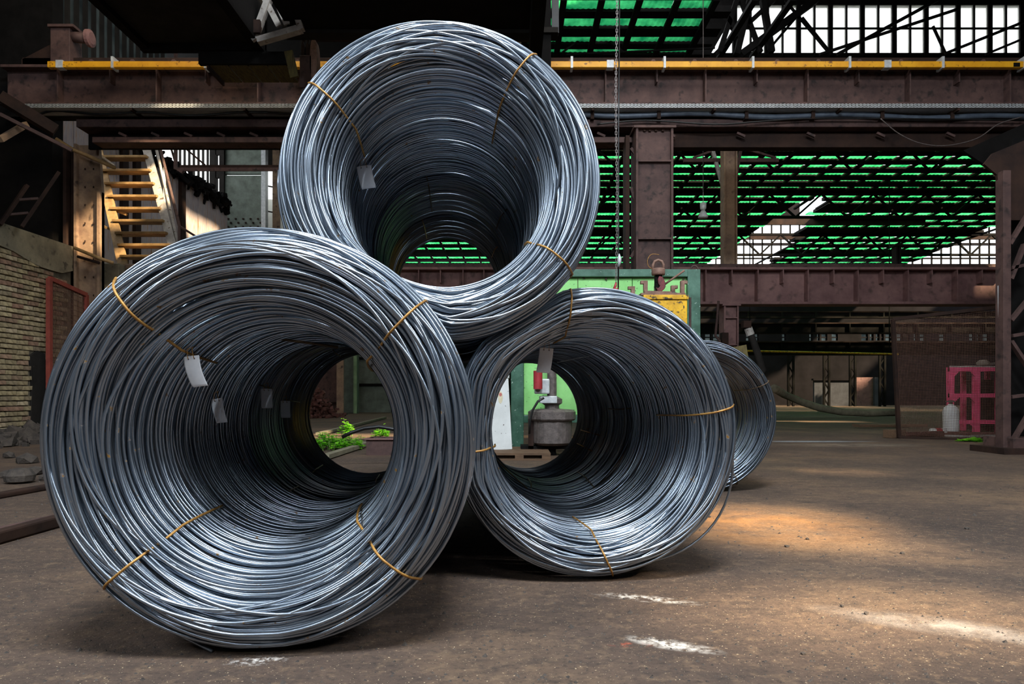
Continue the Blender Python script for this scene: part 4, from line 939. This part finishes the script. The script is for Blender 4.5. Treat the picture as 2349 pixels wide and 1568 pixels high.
obj('top_cap', lk([(1118, 866), (1168, 866), (1168, 858), (1118, 858)], None, Y-.01, Y+.4), M['white_enamel'], t)
c = P(1148, 911, Y); obj('sticker', MB().prism([(c.x+.028*math.cos(a), c.z+.075*math.sin(a)) for a in np.linspace(0, 2*math.pi, 25)[:-1]], Y-.003, Y), mat('cream_sticker', '#cbbf9f', '#d8ceb2', 10, .6), dr_)['label'] = 'oval cream sticker with a red mark'
obj('sticker_mark', MB().prism([(c.x+.018*math.cos(a), c.z+.035+.022*math.sin(a)) for a in np.linspace(0, 2*math.pi, 17)[:-1]], Y-.005, Y-.003), mat('sticker_red', '#b5635c', '#c27a70', 10, .6), dr_)
t = thing('vertical_machine', 'grey cast machine with round tank and flange seen through the right coil', 'machine', P(1262, 1045, 8.3)); Y = 8.3
c = P(1266, 0, Y+.3); c.z = 0
f_ = lambda py: P(0, py, Y).z
obj('tank', MB().lathe(c, [(.2, f_(1024)), (.25, f_(1018)), (.255, f_(960)), (.24, f_(940))], 28), M['iron'], t, False)
obj('flange', MB().lathe(c, [(.28, f_(966)), (.3, f_(962)), (.3, f_(945)), (.26, f_(940)), (.1, f_(938))], 12), M['iron'], t, False)
obj('column', MB().lathe(c, [(.09, f_(942)), (.09, f_(930)), (.13, f_(925)), (.13, f_(915)), (.06, f_(908)), (.06, f_(880)), (.05, 1.6)], 16), M['iron'], t, False)
obj('bearing', MB().box(P(1240,0,Y).x, P(1280,0,Y).x, Y+.15, Y+.45, f_(925), f_(908)), M['galv'], t, bevel=.01)
obj('gearbox', MB().box(P(1228,0,Y).x, P(1262,0,Y).x, Y+.1, Y+.4, f_(903), f_(868)), M['galv'], t, bevel=.015)
obj('motor', MB().tube([P(1234, 892, Y+.05), P(1234, 850, Y+.05)], .055, 14), M['red'], t)
obj('hose', MB().tube([P(1248, 912, Y), P(1234, 920, Y), P(1222, 940, Y), P(1216, 965, Y), P(1214, 995, Y)], .014, 8), M['rubber'], t, True)
obj('foot', MB().lathe(c, [(.06, 0), (.05, .05), (.05, f_(1020))], 10), M['black'], t); obj('side_arm', MB().box(P(1213,0,Y).x, P(1225,0,Y).x, Y+.2, Y+.3, 0, f_(962)), M['rust_dark'], t)
obj('base_bar', MB().box(P(1195,0,Y).x, P(1330,0,Y).x, Y+.2, Y+.5, f_(1033), f_(1025)), M['black'], t)
obj('base_leg', MB().box(P(1320,0,Y).x, P(1330,0,Y).x, Y+.2, Y+.5, 0, f_(1026)), M['black'], t)

# seen through the left coil: columns, scrap, plants, rusty box, black pipe
t = thing('brown_post', 'brown steel post with base plate seen through the left coil', 'column', P(779, 950, 25)); 
obj('flange', MB().box(P(772,0,25).x, P(788,0,25).x, 25, 25.05, 0, 4), M['column'], t); obj('web', MB().box(P(779,0,25).x-.02, P(779,0,25).x+.02, 25.05, 25.35, 0, 4), M['column'], t); obj('base_plate', MB().box(P(768,0,25).x, P(792,0,25).x, 24.9, 25.4, 0, .06), M['rust'], t)
t = thing('red_sheet', 'rusty red steel sheet wall behind the scrap heap', 'sheet', P(740, 950, 26)); obj('sheet', MB().box(P(690,0,26).x, P(772,0,26).x, 26, 26.05, 0, 4), M['rust'], t); obj('sill', MB().box(P(690,0,26).x, P(772,0,26).x, 25.9, 26, .4, .47), M['rust_dark'], t)
t = thing('green_column', 'pale green painted column seen through the left coil', 'column', P(806, 947, 27)); obj('shaft', MB().box(P(788,0,27).x, P(819,0,27).x, 27, 27.4, 0, 4.2), M['greengrey'], t, bevel=.03); obj('edge', MB().box(P(812,0,27).x, P(819,0,27).x, 26.9, 27, 0, 4.2), mat('pale_green_edge', '#6e8a64', '#8aa67c', 4, .7), t)
t = thing('dark_green_wall', 'dark green sheet partition behind the green column', 'partition', P(850, 945, 28.4)); obj('sheet', MB().box(P(815,0,28.4).x, P(930,0,28.4).x, 28.4, 28.5, 0, 4.3), M['greengrey'], t); obj('rail', MB().box(P(815,0,28.4).x, P(930,0,28.4).x, 28.3, 28.4, 1.1, 1.2), M['black'], t); obj('rail', MB().box(P(815,0,28.4).x, P(930,0,28.4).x, 28.3, 28.4, 2.2, 2.3), M['black'], t)
heap = MB(); rb = random.Random(5); hc = P(733, 948, 22); hc.z = 0
for i in range(240):
    a = rb.uniform(0, 6.28); d = abs(rb.gauss(0, .35)); s = rb.uniform(.04, .1); z = max(.03, (.95-d*1.3)*rb.random()); q = hc+Vector((math.cos(a)*d, math.sin(a)*d, z))
    heap.bar(q, q+Vector((rb.uniform(-.15, .15), rb.uniform(-.15, .15), rb.uniform(-.05, .1))), s)
o = obj('scrap_heap', heap, M['scrap']); tag(o, 'heap of reddish turnings against the red sheet', 'scrap', kind='stuff')
lm = translucent('fresh_leaf', '#5fae22', '#a6ea4c', 6, .45)
def plant(label, px, py, h_, spread, n, seed):
    r = random.Random(seed); Y = GY(py); c = Vector(((px-CX)*Y/F, Y, 0)); t = thing('nettle_plant', label, 'plant', c)
    sm = MB(); lf = MB()
    for i in range(n):
        a = r.uniform(0, 6.28); d = spread*math.sqrt(r.random()); b = c+Vector((math.cos(a)*d, math.sin(a)*d*.6, 0)); hh = h_*r.uniform(.5, 1)*(1-.45*d/spread)
        top = b+Vector((r.uniform(-.06, .06), r.uniform(-.06, .06), hh)); sm.tube([b, b.lerp(top, .5)+Vector((.01,0,0)), top], [.006,.005,.003], 4)
        for k in range(9):
            u = .3+.7*k/8; q = b.lerp(top, u); aa = r.uniform(0, 6.28); L_ = r.uniform(.07, .12)*(1.15-.4*u); d1 = Vector((math.cos(aa), math.sin(aa), r.uniform(-.25, .3))).normalized(); sd = d1.cross(Vector((0,0,1))).normalized()*L_*.35
            m_ = q+d1*L_*.5; lf.add([q, m_+sd, q+d1*L_, m_-sd, m_+Vector((0,0,-.008))], [(0,1,4),(1,2,4),(2,3,4),(3,0,4)])
    obj('stem', sm, mat('stem', '#4d6a2a', '#5d7a38', 10, .7, 0, 0), t)['kind'] = 'stuff'; o = obj('foliage', lf, lm, t); o['kind'] = 'stuff'
plant('tall bright green nettle clump seen through the left coil', 795, 1000, .42, .14, 14, 1)
plant('low spreading green weeds in front of the tall nettle', 768, 1030, .3, .42, 60, 2)
plant('green weeds behind the rusty box at the right', 874, 1005, .3, .16, 14, 3)
plant('small tuft of green weed below the mesh screen', 2228, 1012, .07, .18, 16, 4)
Y = GY(1044); t = thing('rusty_box', 'open rusty brown steel channel piece on the floor in front of the weeds', 'scrap', P(868, 1044, Y)); xa, xb = P(840,0,Y).x, P(930,0,Y).x; zt = P(0,1005,Y).z
obj('front', MB().box(xa, xb, Y, Y+.02, 0, zt), M['rust'], t); obj('side', MB().box(xa, xa+.02, Y+.02, Y+.35, 0, zt), M['rust'], t); obj('back', MB().box(xa, xb, Y+.35, Y+.37, 0, zt), M['rust'], t); obj('lip', MB().box(xa-.02, xb, Y-.03, Y+.0, zt-.015, zt), M['rust_light'], t)
o = obj('black_hose', MB().tube([P(785, 1002, 7.2), P(805, 992, 7.2), P(835, 982, 7.2), P(870, 978, 7.2), P(910, 985, 7.2), P(960, 1010, 7.2), P(1000, 1071, 7.2)], .02, 8), M['rubber'], None, True); tag(o, 'curved black hose end arching in front of the green weeds', 'hose')
for (a, b, lab) in (((730, 1000), (883, 960), 'rusty rail half buried in the floor behind the weeds'), ((745, 1055), (845, 1022), 'flat stone kerb strip in front of the low weeds')):
    A = Vector(((a[0]-CX)*GY(a[1])/F, GY(a[1]), .04)); B = Vector(((b[0]-CX)*GY(b[1])/F, GY(b[1]), .04)); o = obj('floor_strip', MB().bar(A, B, .1, .05), M['hose']); tag(o, lab, 'rail')

# rails and bars on the floor at lower left
for (a, b, wd, h_, mt, lab) in (((-60, 1262), (150, 1203), .07, .07, 'rust_dark', 'rusty round edged rail on the floor at the far left'), ((-60, 1235), (150, 1185), .05, .03, 'rust', 'flat rust strip lying just behind the floor rail'),
                               ((-20, 1145), (130, 1118), .1, .04, 'rust_dark', 'long flat bar on the floor below the brick wall')):
    A = Vector(((a[0]-CX)*GY(a[1])/F, GY(a[1]), h_/2)); B = Vector(((b[0]-CX)*GY(b[1])/F, GY(b[1]), h_/2)); B = A.lerp(B, 1.15)
    o = obj('floor_rail', MB().bar(A, B, wd, h_), M[mt], bevel=.012); tag(o, lab, 'rail')
t = thing('scrap_tyre_lump', 'dark rounded scrap lump on the floor near the brick wall', 'scrap', P(45, 1105, 5.9)); c = P(45, 1105, 5.9); c.z = 0
obj('lump', MB().lathe(c, [(.06, 0), (.11, .02), (.12, .07), (.08, .12), (.03, .13)], 10), M['stone_dark'], t)
def rock(c, s, seed):
    import bmesh
    r = random.Random(seed); bm = bmesh.new(); bmesh.ops.create_icosphere(bm, subdivisions=1, radius=1); m = MB(); sc = (r.uniform(.8, 1.3), r.uniform(.7, 1.1), r.uniform(.5, .8))
    vs = [(c[0]+v.co.x*s*sc[0]*r.uniform(.75, 1.2), c[1]+v.co.y*s*sc[1]*r.uniform(.75, 1.2), max(0, s*.35+v.co.z*s*sc[2]*r.uniform(.7, 1.2))) for v in bm.verts]
    bm.verts.index_update(); m.add(vs, [tuple(v.index for v in f.verts) for f in bm.faces]); bm.free(); return m
for i, (px, py, s) in enumerate(((80, 1088, .1), (15, 1095, .07), (105, 1100, .06), (62, 1062, .11), (20, 1050, .09))):
    Y = GY(py); o = obj('rubble_block', rock(((px-CX)*Y/F, Y, 0), s, i+3), M['stone_dark']); tag(o, ('broken concrete lump on the floor, ' + ('largest of the five by the brick wall', 'leftmost of the front ones', 'rightmost, close to the left coil', 'behind the others in the middle', 'behind at the picture edge')[i]), 'rubble', 'rubble lumps left of the left coil')
# a few loose stones lying on the open floor at the right
for i, (px, py, s, w_) in enumerate(((1805, 1254, .014, 'dark stone on the floor nearest the right coil'), (1932, 1391, .010, 'small dark stone in the middle of the sunlit floor'), (1987, 1408, .012, 'dark stone just right of the sunlit middle stone'), (2217, 1213, .014, 'dark stone far out on the brown floor at right'), (1852, 1237, .011, 'small stone behind the dark stone nearest the right coil'), (2070, 1270, .012, 'lone stone between the coil and the right edge'), (1628, 1186, .010, 'pebble beside the tail of the loose wire'), (1843, 1500, .009, 'dark chip near the bottom of the picture'))):
    Y = GY(py); o = obj('stone', rock(((px-CX)*Y/F, Y, 0), s, i+30), M['stone_dark']); tag(o, w_, 'stone', 'loose stones on the open floor')

# pebbles and grit over the floor
gr = MB(); rb = random.Random(21)
for i in range(1500):
    py = 1010+(1568-1010)*rb.random()**.8; px = rb.uniform(-50, 2400); Y = GY(py); X = (px-CX)*Y/F
    s = rb.uniform(.002, .006)*(1 if rb.random() < .95 else 1.7)*(.6+.25*Y)
    if Y > 7: continue
    if any(abs(X-(c_[0]-.086*(Y-c_[1]))) < .3 and Y > c_[1]-.02 for c_ in ((-.764, 2.05), (.363, 2.86), (1.51, 5.3))): continue
    vs = [Vector((math.cos(a)*s*rb.uniform(.7, 1.2), math.sin(a)*s*rb.uniform(.7, 1.2), 0)) for a in np.linspace(0, 2*math.pi, 6)[:-1]]
    tp = Vector((rb.uniform(-.3, .3)*s, rb.uniform(-.3, .3)*s, s*rb.uniform(.6, 1)))
    base = Vector((X, Y, 0)); gr.add([base+v for v in vs]+[base+tp], [(k, (k+1) % 5, 5) for k in range(5)])
o = obj('grit', gr, M['stone_dark']); tag(o, 'scattered dark grit and pebbles over the brown floor', 'gravel', kind='stuff')

# ------------------------------------------------------------------ the wire coils
ANG = math.atan((1174.5-1040)/F)
D_ = Vector((-math.sin(ANG), math.cos(ANG), 0)); U_ = Vector((math.cos(ANG), math.sin(ANG), 0)); Z_ = Vector((0, 0, 1))
WR = .0055
def tubes_mesh(name, th, r, s, wr, sides, mat_, org, c0):
    """th: (m,), r,s: (n,m) arrays -> closed tubes; wire centre = c0 + U r cos + Z r sin + D s"""
    n, m = r.shape
    ct, st_ = np.cos(th)[None, :], np.sin(th)[None, :]
    U = np.array(U_); Zv = np.array(Z_); Dv = np.array(D_)
    rad = ct[..., None]*U+st_[..., None]*Zv                       # (1,m,3)
    ph = 2*np.pi*np.arange(sides)/sides
    off = wr*(np.cos(ph)[None, None, :, None]*rad[:, :, None, :]+np.sin(ph)[None, None, :, None]*Dv)   # (1,m,k,3)
    C = r[..., None]*rad+s[..., None]*Dv+np.array(c0-org)
    V = (C[:, :, None, :]+off).reshape(-1, 3).astype(np.float32)
    i = np.arange(n)[:, None, None]; j = np.arange(m)[None, :, None]; k = np.arange(sides)[None, None, :]
    j2 = (j+1) % m; k2 = (k+1) % sides
    f = lambda a, b: (i*m+a)*sides+b
    Fq = np.stack([f(j, k), f(j, k2), f(j2, k2), f(j2, k)], -1).reshape(-1, 4).astype(np.int32)
    me = bpy.data.meshes.new(name)
    me.vertices.add(len(V)); me.vertices.foreach_set('co', V.ravel())
    me.loops.add(Fq.size); me.loops.foreach_set('vertex_index', Fq.ravel())
    me.polygons.add(len(Fq)); me.polygons.foreach_set('loop_start', np.arange(0, Fq.size, 4, dtype=np.int32))
    me.polygons.foreach_set('use_smooth', np.ones(len(Fq), dtype=bool))
    me.update(calc_edges=True)
    me.flip_normals() if False else None
    me.materials.append(mat_); return me

def coil(label, c0, L, R, Ri, seed, planes, ties, detail=2, flare=.05, group='coils of steel wire in the stack', wr=WR, face_bulge=.1):
    """c0: centre of the front end; planes: (angle, distance, from_s) flat spots where the coil bears on floor or neighbours"""
    rs = np.random.RandomState(seed)
    base = Vector((c0.x, c0.y, 0 if c0.z < .8 else c0.z-R))
    t = thing('wire_coil', label, 'coil', base, group)
    def rin(s): return Ri+flare*np.exp(-np.maximum(s, 0)/.14)
    def face(r):
        tt = np.clip((r-(Ri+flare))/(R-Ri-flare), 0, 1)
        return face_bulge*(np.where(tt < .4, ((.4-tt)/.4)**2.2, 0)*.9+np.where(tt > .55, ((tt-.55)/.45)**2.4, 0)*.75)
    def squash(th, r, s):
        rr = r.copy()
        for (pa, pd, ps) in planes:
            c = np.cos(th-pa)[None, :]; lim = np.where(c > .3, (pd-wr*1.2)/np.maximum(c, .3), 9)
            ramp = np.clip((s-ps)/.12, 0, 1) if ps > 0 else 1.0
            q = Ri+(rr-Ri)*(lim-Ri)/(R-Ri)
            rr = np.where((lim < R), rr+(np.minimum(q, rr)-rr)*ramp, rr)
            rr = np.where((rr > lim) & (lim < R+.05), rr+(lim-rr)*ramp, rr)
        return rr
    def wob(n, th, a1, a2, k2=(2, 3, 5)):
        out = np.zeros((n, len(th)))
        out += a1[:, None]*np.cos(th[None]-rs.uniform(0, 2*np.pi, n)[:, None])
        for k in k2: out += (a2*rs.uniform(.2, 1, n)/k)[:, None]*np.cos(k*th[None]-rs.uniform(0, 2*np.pi, n)[:, None])
        return out
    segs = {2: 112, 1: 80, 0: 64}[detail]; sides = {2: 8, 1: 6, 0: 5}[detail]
    th = np.linspace(0, 2*np.pi, segs, endpoint=False)
    Rf = Ri+flare
    # --- front face loops, several layers deep
    lay = {2: 5, 1: 3, 0: 2}[detail]; pr, psl = [], []
    for l in range(lay):
        n = int((R-Rf)/(.0148 if l == 0 else .0135)); r0 = Rf+.004+(np.arange(n)+rs.uniform(.3, .7, n))*(R-Rf-.006)/n
        room = np.minimum(r0-Rf, R-r0); a1 = np.minimum(rs.uniform(0, .04, n), np.maximum(room-.003, .001)+.004)
        calm = rs.rand(n) < .72; a1 = np.where(calm, a1*.3, a1)
        co = .006*np.cos(th[None]*2+r0[:, None]*30+l)+.005*np.cos(th[None]*3-r0[:, None]*18+seed)
        r = r0[:, None]+co+wob(n, th, a1, .003); r = np.clip(r, Rf-.01, R-.004)
        s = face(r)+.004+l*wr*2.1+wob(n, th, rs.uniform(0, .006, n), .004)
        pr.append(r); psl.append(s)
    # crossing loops lying over the face
    n = {2: 11, 1: 6, 0: 3}[detail]; r0 = rs.uniform(Rf+.035, R-.035, n); a1 = np.minimum(np.minimum(r0-Rf, R-r0)-.004, rs.uniform(.04, .12, n))
    r = r0[:, None]+wob(n, th, a1, .008); r = np.clip(r, Rf-.005, R-.004); s = face(r)-wr*1.6+wob(n, th, np.full(n, .004), .004); pr.append(r); psl.append(s)
    r = np.concatenate(pr); s = np.concatenate(psl); r = squash(th, r, s)
    org = SH[t.name]
    if detail == 2:
        for i in range(len(r)):
            me = tubes_mesh('wire_loop', th, r[i:i+1], s[i:i+1], wr, sides, M['wire'], org, c0)
            o = bpy.data.objects.new('wire_loop', me); COL.objects.link(o); o.parent = t; SH[o.name] = org
        parts = []
    else: parts = [(r, s)]
    # --- inner bore loops
    for l in range(2):
        n = int((L-.05)/(.0128+l*.003)); s0 = .05+(np.arange(n)+rs.uniform(.1, .9, n))*(L-.06)/n
        s0 += .012*np.sin(s0*23+rs.uniform(0, 6))
        tilt = np.where(rs.rand(n) < .08, rs.uniform(.02, .07, n), rs.uniform(.001, .012, n))
        s = s0[:, None]+wob(n, th, tilt, .006); s = np.clip(s, .02, L-.005)
        r = rin(s)+.004+l*wr*2.2+rs.uniform(0, .012, n)[:, None]+.006*np.sin(s0*9+seed)[:, None]+wob(n, th, rs.uniform(0, .006, n), .004)
        parts.append((squash(th, np.minimum(r, R-.02), s), s))
    # --- outer loops
    n = int(L/.0135); s0 = face(np.array(R))+.004+(np.arange(n)+rs.uniform(0, 1, n))*(L-.08)/n
    s = s0[:, None]+wob(n, th, rs.uniform(0, .02, n), .008); s = np.clip(s, face(np.array(R)), L-.004); r = R-.004-rs.uniform(0, .014, n)[:, None]+wob(n, th, rs.uniform(0, .003, n), .003); r = np.minimum(r, R-.002)
    parts.append((squash(th, r, s), s))
    th2 = th
    # --- body fill and rear face
    n = {2: 60, 1: 30, 0: 16}[detail]; s0 = rs.uniform(.1, L, n); r0 = rs.uniform(Ri+.03, R-.03, n)
    s = s0[:, None]+wob(n, th2, np.full(n, .01), .01); s = np.minimum(s, L); r = r0[:, None]+wob(n, th2, np.full(n, .02), .005); parts.append((squash(th2, r, s), s))
    n = int((R-Ri)/.014); r0 = Ri+.008+(np.arange(n)+.5)*(R-Ri-.012)/n; s = np.full((n, len(th)), L-.006)+wob(n, th2, np.full(n, .003), .002); r = r0[:, None]+wob(n, th2, np.full(n, .004), .003); parts.append((squash(th2, r, s), s))
    r = np.concatenate([p[0] for p in parts]); s = np.concatenate([p[1] for p in parts])
    sides2 = 6 if detail == 2 else (5 if detail == 1 else 4)
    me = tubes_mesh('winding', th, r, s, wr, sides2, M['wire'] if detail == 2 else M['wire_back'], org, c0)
    o = bpy.data.objects.new('winding', me); COL.objects.link(o); o.parent = t; o['kind'] = 'stuff'; SH[o.name] = org
    # --- tie wires strapped over the end
    def pt(a, r_, s_): 
        rr = squash(np.array([a]), np.array([[r_]]), np.array([[s_]]))[0, 0] if r_ > Ri+.02 else r_
        return c0+U_*(rr*math.cos(a))+Z_*(rr*math.sin(a))+D_*s_
    for (deg, dpt, dark, skew) in ties:
        a = math.radians(deg); pts = []
        for q in np.linspace(1, 0, 5): pts.append(pt(a, R+.004, float(face(np.array(R)))+.02+q*.3))
        for q in np.linspace(0, 1, 14):
            r_ = R+.002-(R-Rf+.006)*q; pts.append(pt(a+skew*q, r_, float(face(np.array(r_)))-wr*3.0-.004*math.sin(q*math.pi)))
        for q in np.linspace(.12, 1, 8):
            s_ = float(face(np.array(Rf)))+dpt*q; pts.append(pt(a+skew*(1+q*.8), float(rin(np.array(s_)))-.012, s_))
        obj('tie_wire', MB().tube(pts, .0042 if detail == 2 else .0036, 6), M['tie_dark'] if dark else M['tie'], t, True)
    return t, pt
def open_strand(t, pts, r, mt, label=None):
    o = obj('loose_wire', MB().tube(pts, r, 8), mt, t, True)
    if label: o['label'] = label
    return o

def centre(px, py, Y): return P(px, py, Y)
CL, RL = centre(592, 1007, 1.985), .635
CR, RR = centre(1373, 993, 2.79), .603
CT, RT = centre(1015, 402, 2.60), .622
def cross(A, B):                     # centre distance and direction across the axes
    v = B-A; v = v-D_*v.dot(D_); return v.length, math.atan2(v.dot(Z_), v.dot(U_))
def pl(A, RA, B, RB, from_s=0):
    d, a = cross(A, B); ov = RA+RB-d
    if ov <= 0: return None
    return (a, RA-ov/2, from_s)
def planes(A, RA, others):
    out = [(-math.pi/2, A.z, 0)] if A.z < 1 else []
    for B, RB, fs in others:
        q = pl(A, RA, B, RB, fs)
        if q: out.append(q)
    return out
def along(C, s): return C+D_*s
def deg(*a): return a
gl, gt, gr_ = 'coils of the left tunnel', 'coils of the top tunnel', 'coils of the right tunnel'
# left tunnel
pL = planes(CL, RL, [(CT, RT, .5), (CR, RR, .7)]); pL0 = planes(CL, RL, [(CT, RT, 0), (CR, RR, 0)])
tL, ptL = coil('largest bright steel wire coil at lower left, nearest the camera', CL, 1.15, RL, .362, 1, pL, [(132, .33, 0, .05), (41, .3, 0, -.04), (-136, .33, 0, .03), (-43, .33, 0, -.04)], 2, .075, gl, face_bulge=.11)
coil('second steel coil in line inside the lower left tunnel', along(CL, 1.18), .78, RL-.02, .400, 2, pL0, [(150, .28, 1, .06), (60, .2, 1, 0), (-125, .2, 1, .03), (-60, .2, 1, 0)], 1, .02, gl)
coil('last steel coil at the far end of the lower left tunnel', along(CL, 1.99), .72, RL-.02, .402, 3, pL0, [(165, .2, 1, .03), (110, .2, 1, 0), (-128, .2, 1, 0), (-75, .25, 1, 0)], 0, .02, gl)
# top tunnel
pT = planes(CT, RT, [(CL, RL, 0), (CR, RR, .2)])
tT, ptT = coil('bright steel wire coil on top of the pile, front one', CT, 1.28, RT, .405, 4, pT, [(145, .3, 0, .05), (54, .45, 0, .02), (-35, .1, 0, .02)], 2, .025, gt)
coil('middle steel coil inside the top tunnel with its edge catching light', along(CT, 1.33), .72, RT-.02, .395, 5, pT, [(105, .5, 1, .0), (35, .3, 1, 0), (-30, .2, 1, 0)], 1, .02, gt)
coil('rearmost steel coil of the top tunnel around the far opening', along(CT, 2.1), .72, RT-.02, .39, 6, pT, [(115, .4, 0, .0), (30, .3, 0, 0)], 0, .02, gt)
# right tunnel
pR = planes(CR, RR, [(CL, RL, 0), (CT, RT, 0)])
tR, ptR = coil('bright steel wire coil on the floor at lower right, front one', CR, 1.1, RR, .422, 7, pR, [(100, .2, 0, .1), (11, .45, 0, -.03), (-83, .3, 0, -.12), (-172, .1, 0, 0)], 2, .025, gr_)
coil('middle steel coil inside the lower right tunnel', along(CR, 1.13), .62, RR-.02, .395, 8, pR, [(-60, .3, 1, 0), (-110, .25, 1, 0), (10, .25, 1, 0)], 1, .02, gr_)
coil('rearmost steel coil of the lower right tunnel around the far opening', along(CR, 1.78)-U_*.05, .6, RR-.07, .39, 9, pR, [(-15, .2, 0, 0), (-30, .15, 0, 0), (130, .15, 0, 0)], 0, .02, gr_)
# coil standing behind on the right
C4 = P(1617, 966, 5.35); R4 = .60; C4.z = R4-.008
coil('smaller looking steel coil standing on the floor behind the right coil', C4, 1.1, R4, .45, 10, [(-math.pi/2, C4.z, 0)], [(28, .3, 1, 0), (-63, .25, 1, 0)], 1, .03, None, face_bulge=.06)
# hidden mate of it that closes the row
# loose ends
open_strand(tR, [ptR(math.radians(a), RR+.0+.055*math.sin(math.pi*(a+5)/-62)**1 if a > -67 else RR, .10) for a in range(-5, -70, -4)], .0055, M['wire'], 'loose wire bowing away from the lower right of the coil')
open_strand(tL, [ptL(math.radians(a), RL-.002, .07) for a in range(-130, -113, 3)]+[P(452, 1475, 2.05), P(487, 1493, 2.03)], .0055, M['wire'], 'loose wire end poking out at the bottom')
open_strand(tT, [ptT(math.radians(178+a), RT+.012*math.sin(math.pi*a/60), .06) for a in range(0, 61, 5)], .0055, M['wire'])
open_strand(tL, [P(520, 765, 2.75), P(600, 772, 2.75), P(700, 785, 2.75), P(775, 796, 2.75)], .005, M['tie_dark'])
open_strand(tR, [P(1115, 1015, 3.4), P(1135, 1050, 3.5), P(1170, 1085, 3.6), P(1210, 1120, 3.65)], .0035, M['tie_dark'])
open_strand(tR, [P(1278, 831, 3.6), P(1330, 820, 3.6), P(1352, 817, 3.6)], .0025, M['galv'])

# tags
def tag_plate(label, px, py, Y, wpx, hpx, rot, curl):
    w_, h_ = wpx*Y/F, hpx*Y/F; top = P(px, py, Y)
    t = thing('metal_tag', label, 'tag', top, 'blank tags inside the coils')
    nx, ny = 10, 14; vs = []; fs = []
    R_ = Matrix.Rotation(rot, 3, 'Y')
    xs = [-.5, -.42, -.24, -.14, -.05, .05, .14, .24, .42, .5]; nx = 9
    ys_ = [0, .03, .07, .12, .2]+[.2+.8*i/9 for i in range(1, 10)]; ny = len(ys_)-1
    for side in (0, 1):
        for b in ys_:
            for a in xs:
                aa = a
                if b < .02 or b > .98: aa = a*.94
                q = Vector((aa*w_+curl*w_*(b*b), side*.0012+.12*w_*(4*a*a)*.5-.25*abs(curl)*w_*math.sin(b*3), -b*h_)); vs.append(top+R_ @ q)
    N_ = (nx+1)*(ny+1)
    def idx(s, j, i): return s*N_+j*(nx+1)+i
    for j in range(ny):
        for i in range(nx):
            if j == 2 and i in (2, 6): continue           # punched holes
            fs += [(idx(0,j,i), idx(0,j,i+1), idx(0,j+1,i+1), idx(0,j+1,i)), (idx(1,j,i), idx(1,j+1,i), idx(1,j+1,i+1), idx(1,j,i+1))]
    for j in range(ny): fs += [(idx(0,j,0), idx(0,j+1,0), idx(1,j+1,0), idx(1,j,0)), (idx(0,j,nx), idx(1,j,nx), idx(1,j+1,nx), idx(0,j+1,nx))]
    for i in range(nx): fs += [(idx(0,0,i), idx(1,0,i), idx(1,0,i+1), idx(0,0,i+1)), (idx(0,ny,i), idx(0,ny,i+1), idx(1,ny,i+1), idx(1,ny,i))]
    pl_ = obj('plate', MB().add(vs, fs), M['tag'], t, True)
    for a in (-.19, .19):
        p0 = top+R_ @ Vector((a*w_, -.002, -.09*h_)); p1 = top+R_ @ Vector((a*w_*.8, -.004, .02)); p2 = top+Vector((.1*w_, .004, .3*h_))
        obj('wire_hook', MB().tube([p0, p0+Vector((0,-.003,.004)), p1, p2], .0011, 5), M['tie'], pl_)
tag_plate('pale tag hanging near the mouth of the left coil, largest of its four', 438, 816, 2.12, 36, 72, -.12, .35)
tag_plate('pale tag low down, second from the left inside the left coil', 497, 914, 2.5, 26, 56, -.1, .25)
tag_plate('pale tag third from the left, deeper inside the left coil', 611, 891, 3.1, 26, 45, .0, .05)
tag_plate('smallest pale tag, deepest inside the left coil', 654, 919, 3.4, 22, 39, -.0, .05)
tag_plate('pale tag hanging inside the top coil', 834, 379, 2.98, 34, 54, -.15, .12)
tag_plate('pale curled tag hanging from the roof of the right coil', 1254, 797, 3.0, 32, 58, .08, -.12)
# mossy timber behind the rear coil
t = thing('timber_board', 'mossy wooden board standing behind the rear right coil', 'board', P(1690, 850, 6.9)); 
obj('board', MB().prism([(P(a,0,6.9).x, P(0,b,6.9).z) for a, b in ((1650,1078),(1722,1078),(1720,838),(1712,790),(1660,800))], 6.9, 6.95), M['wood_moss'], t)
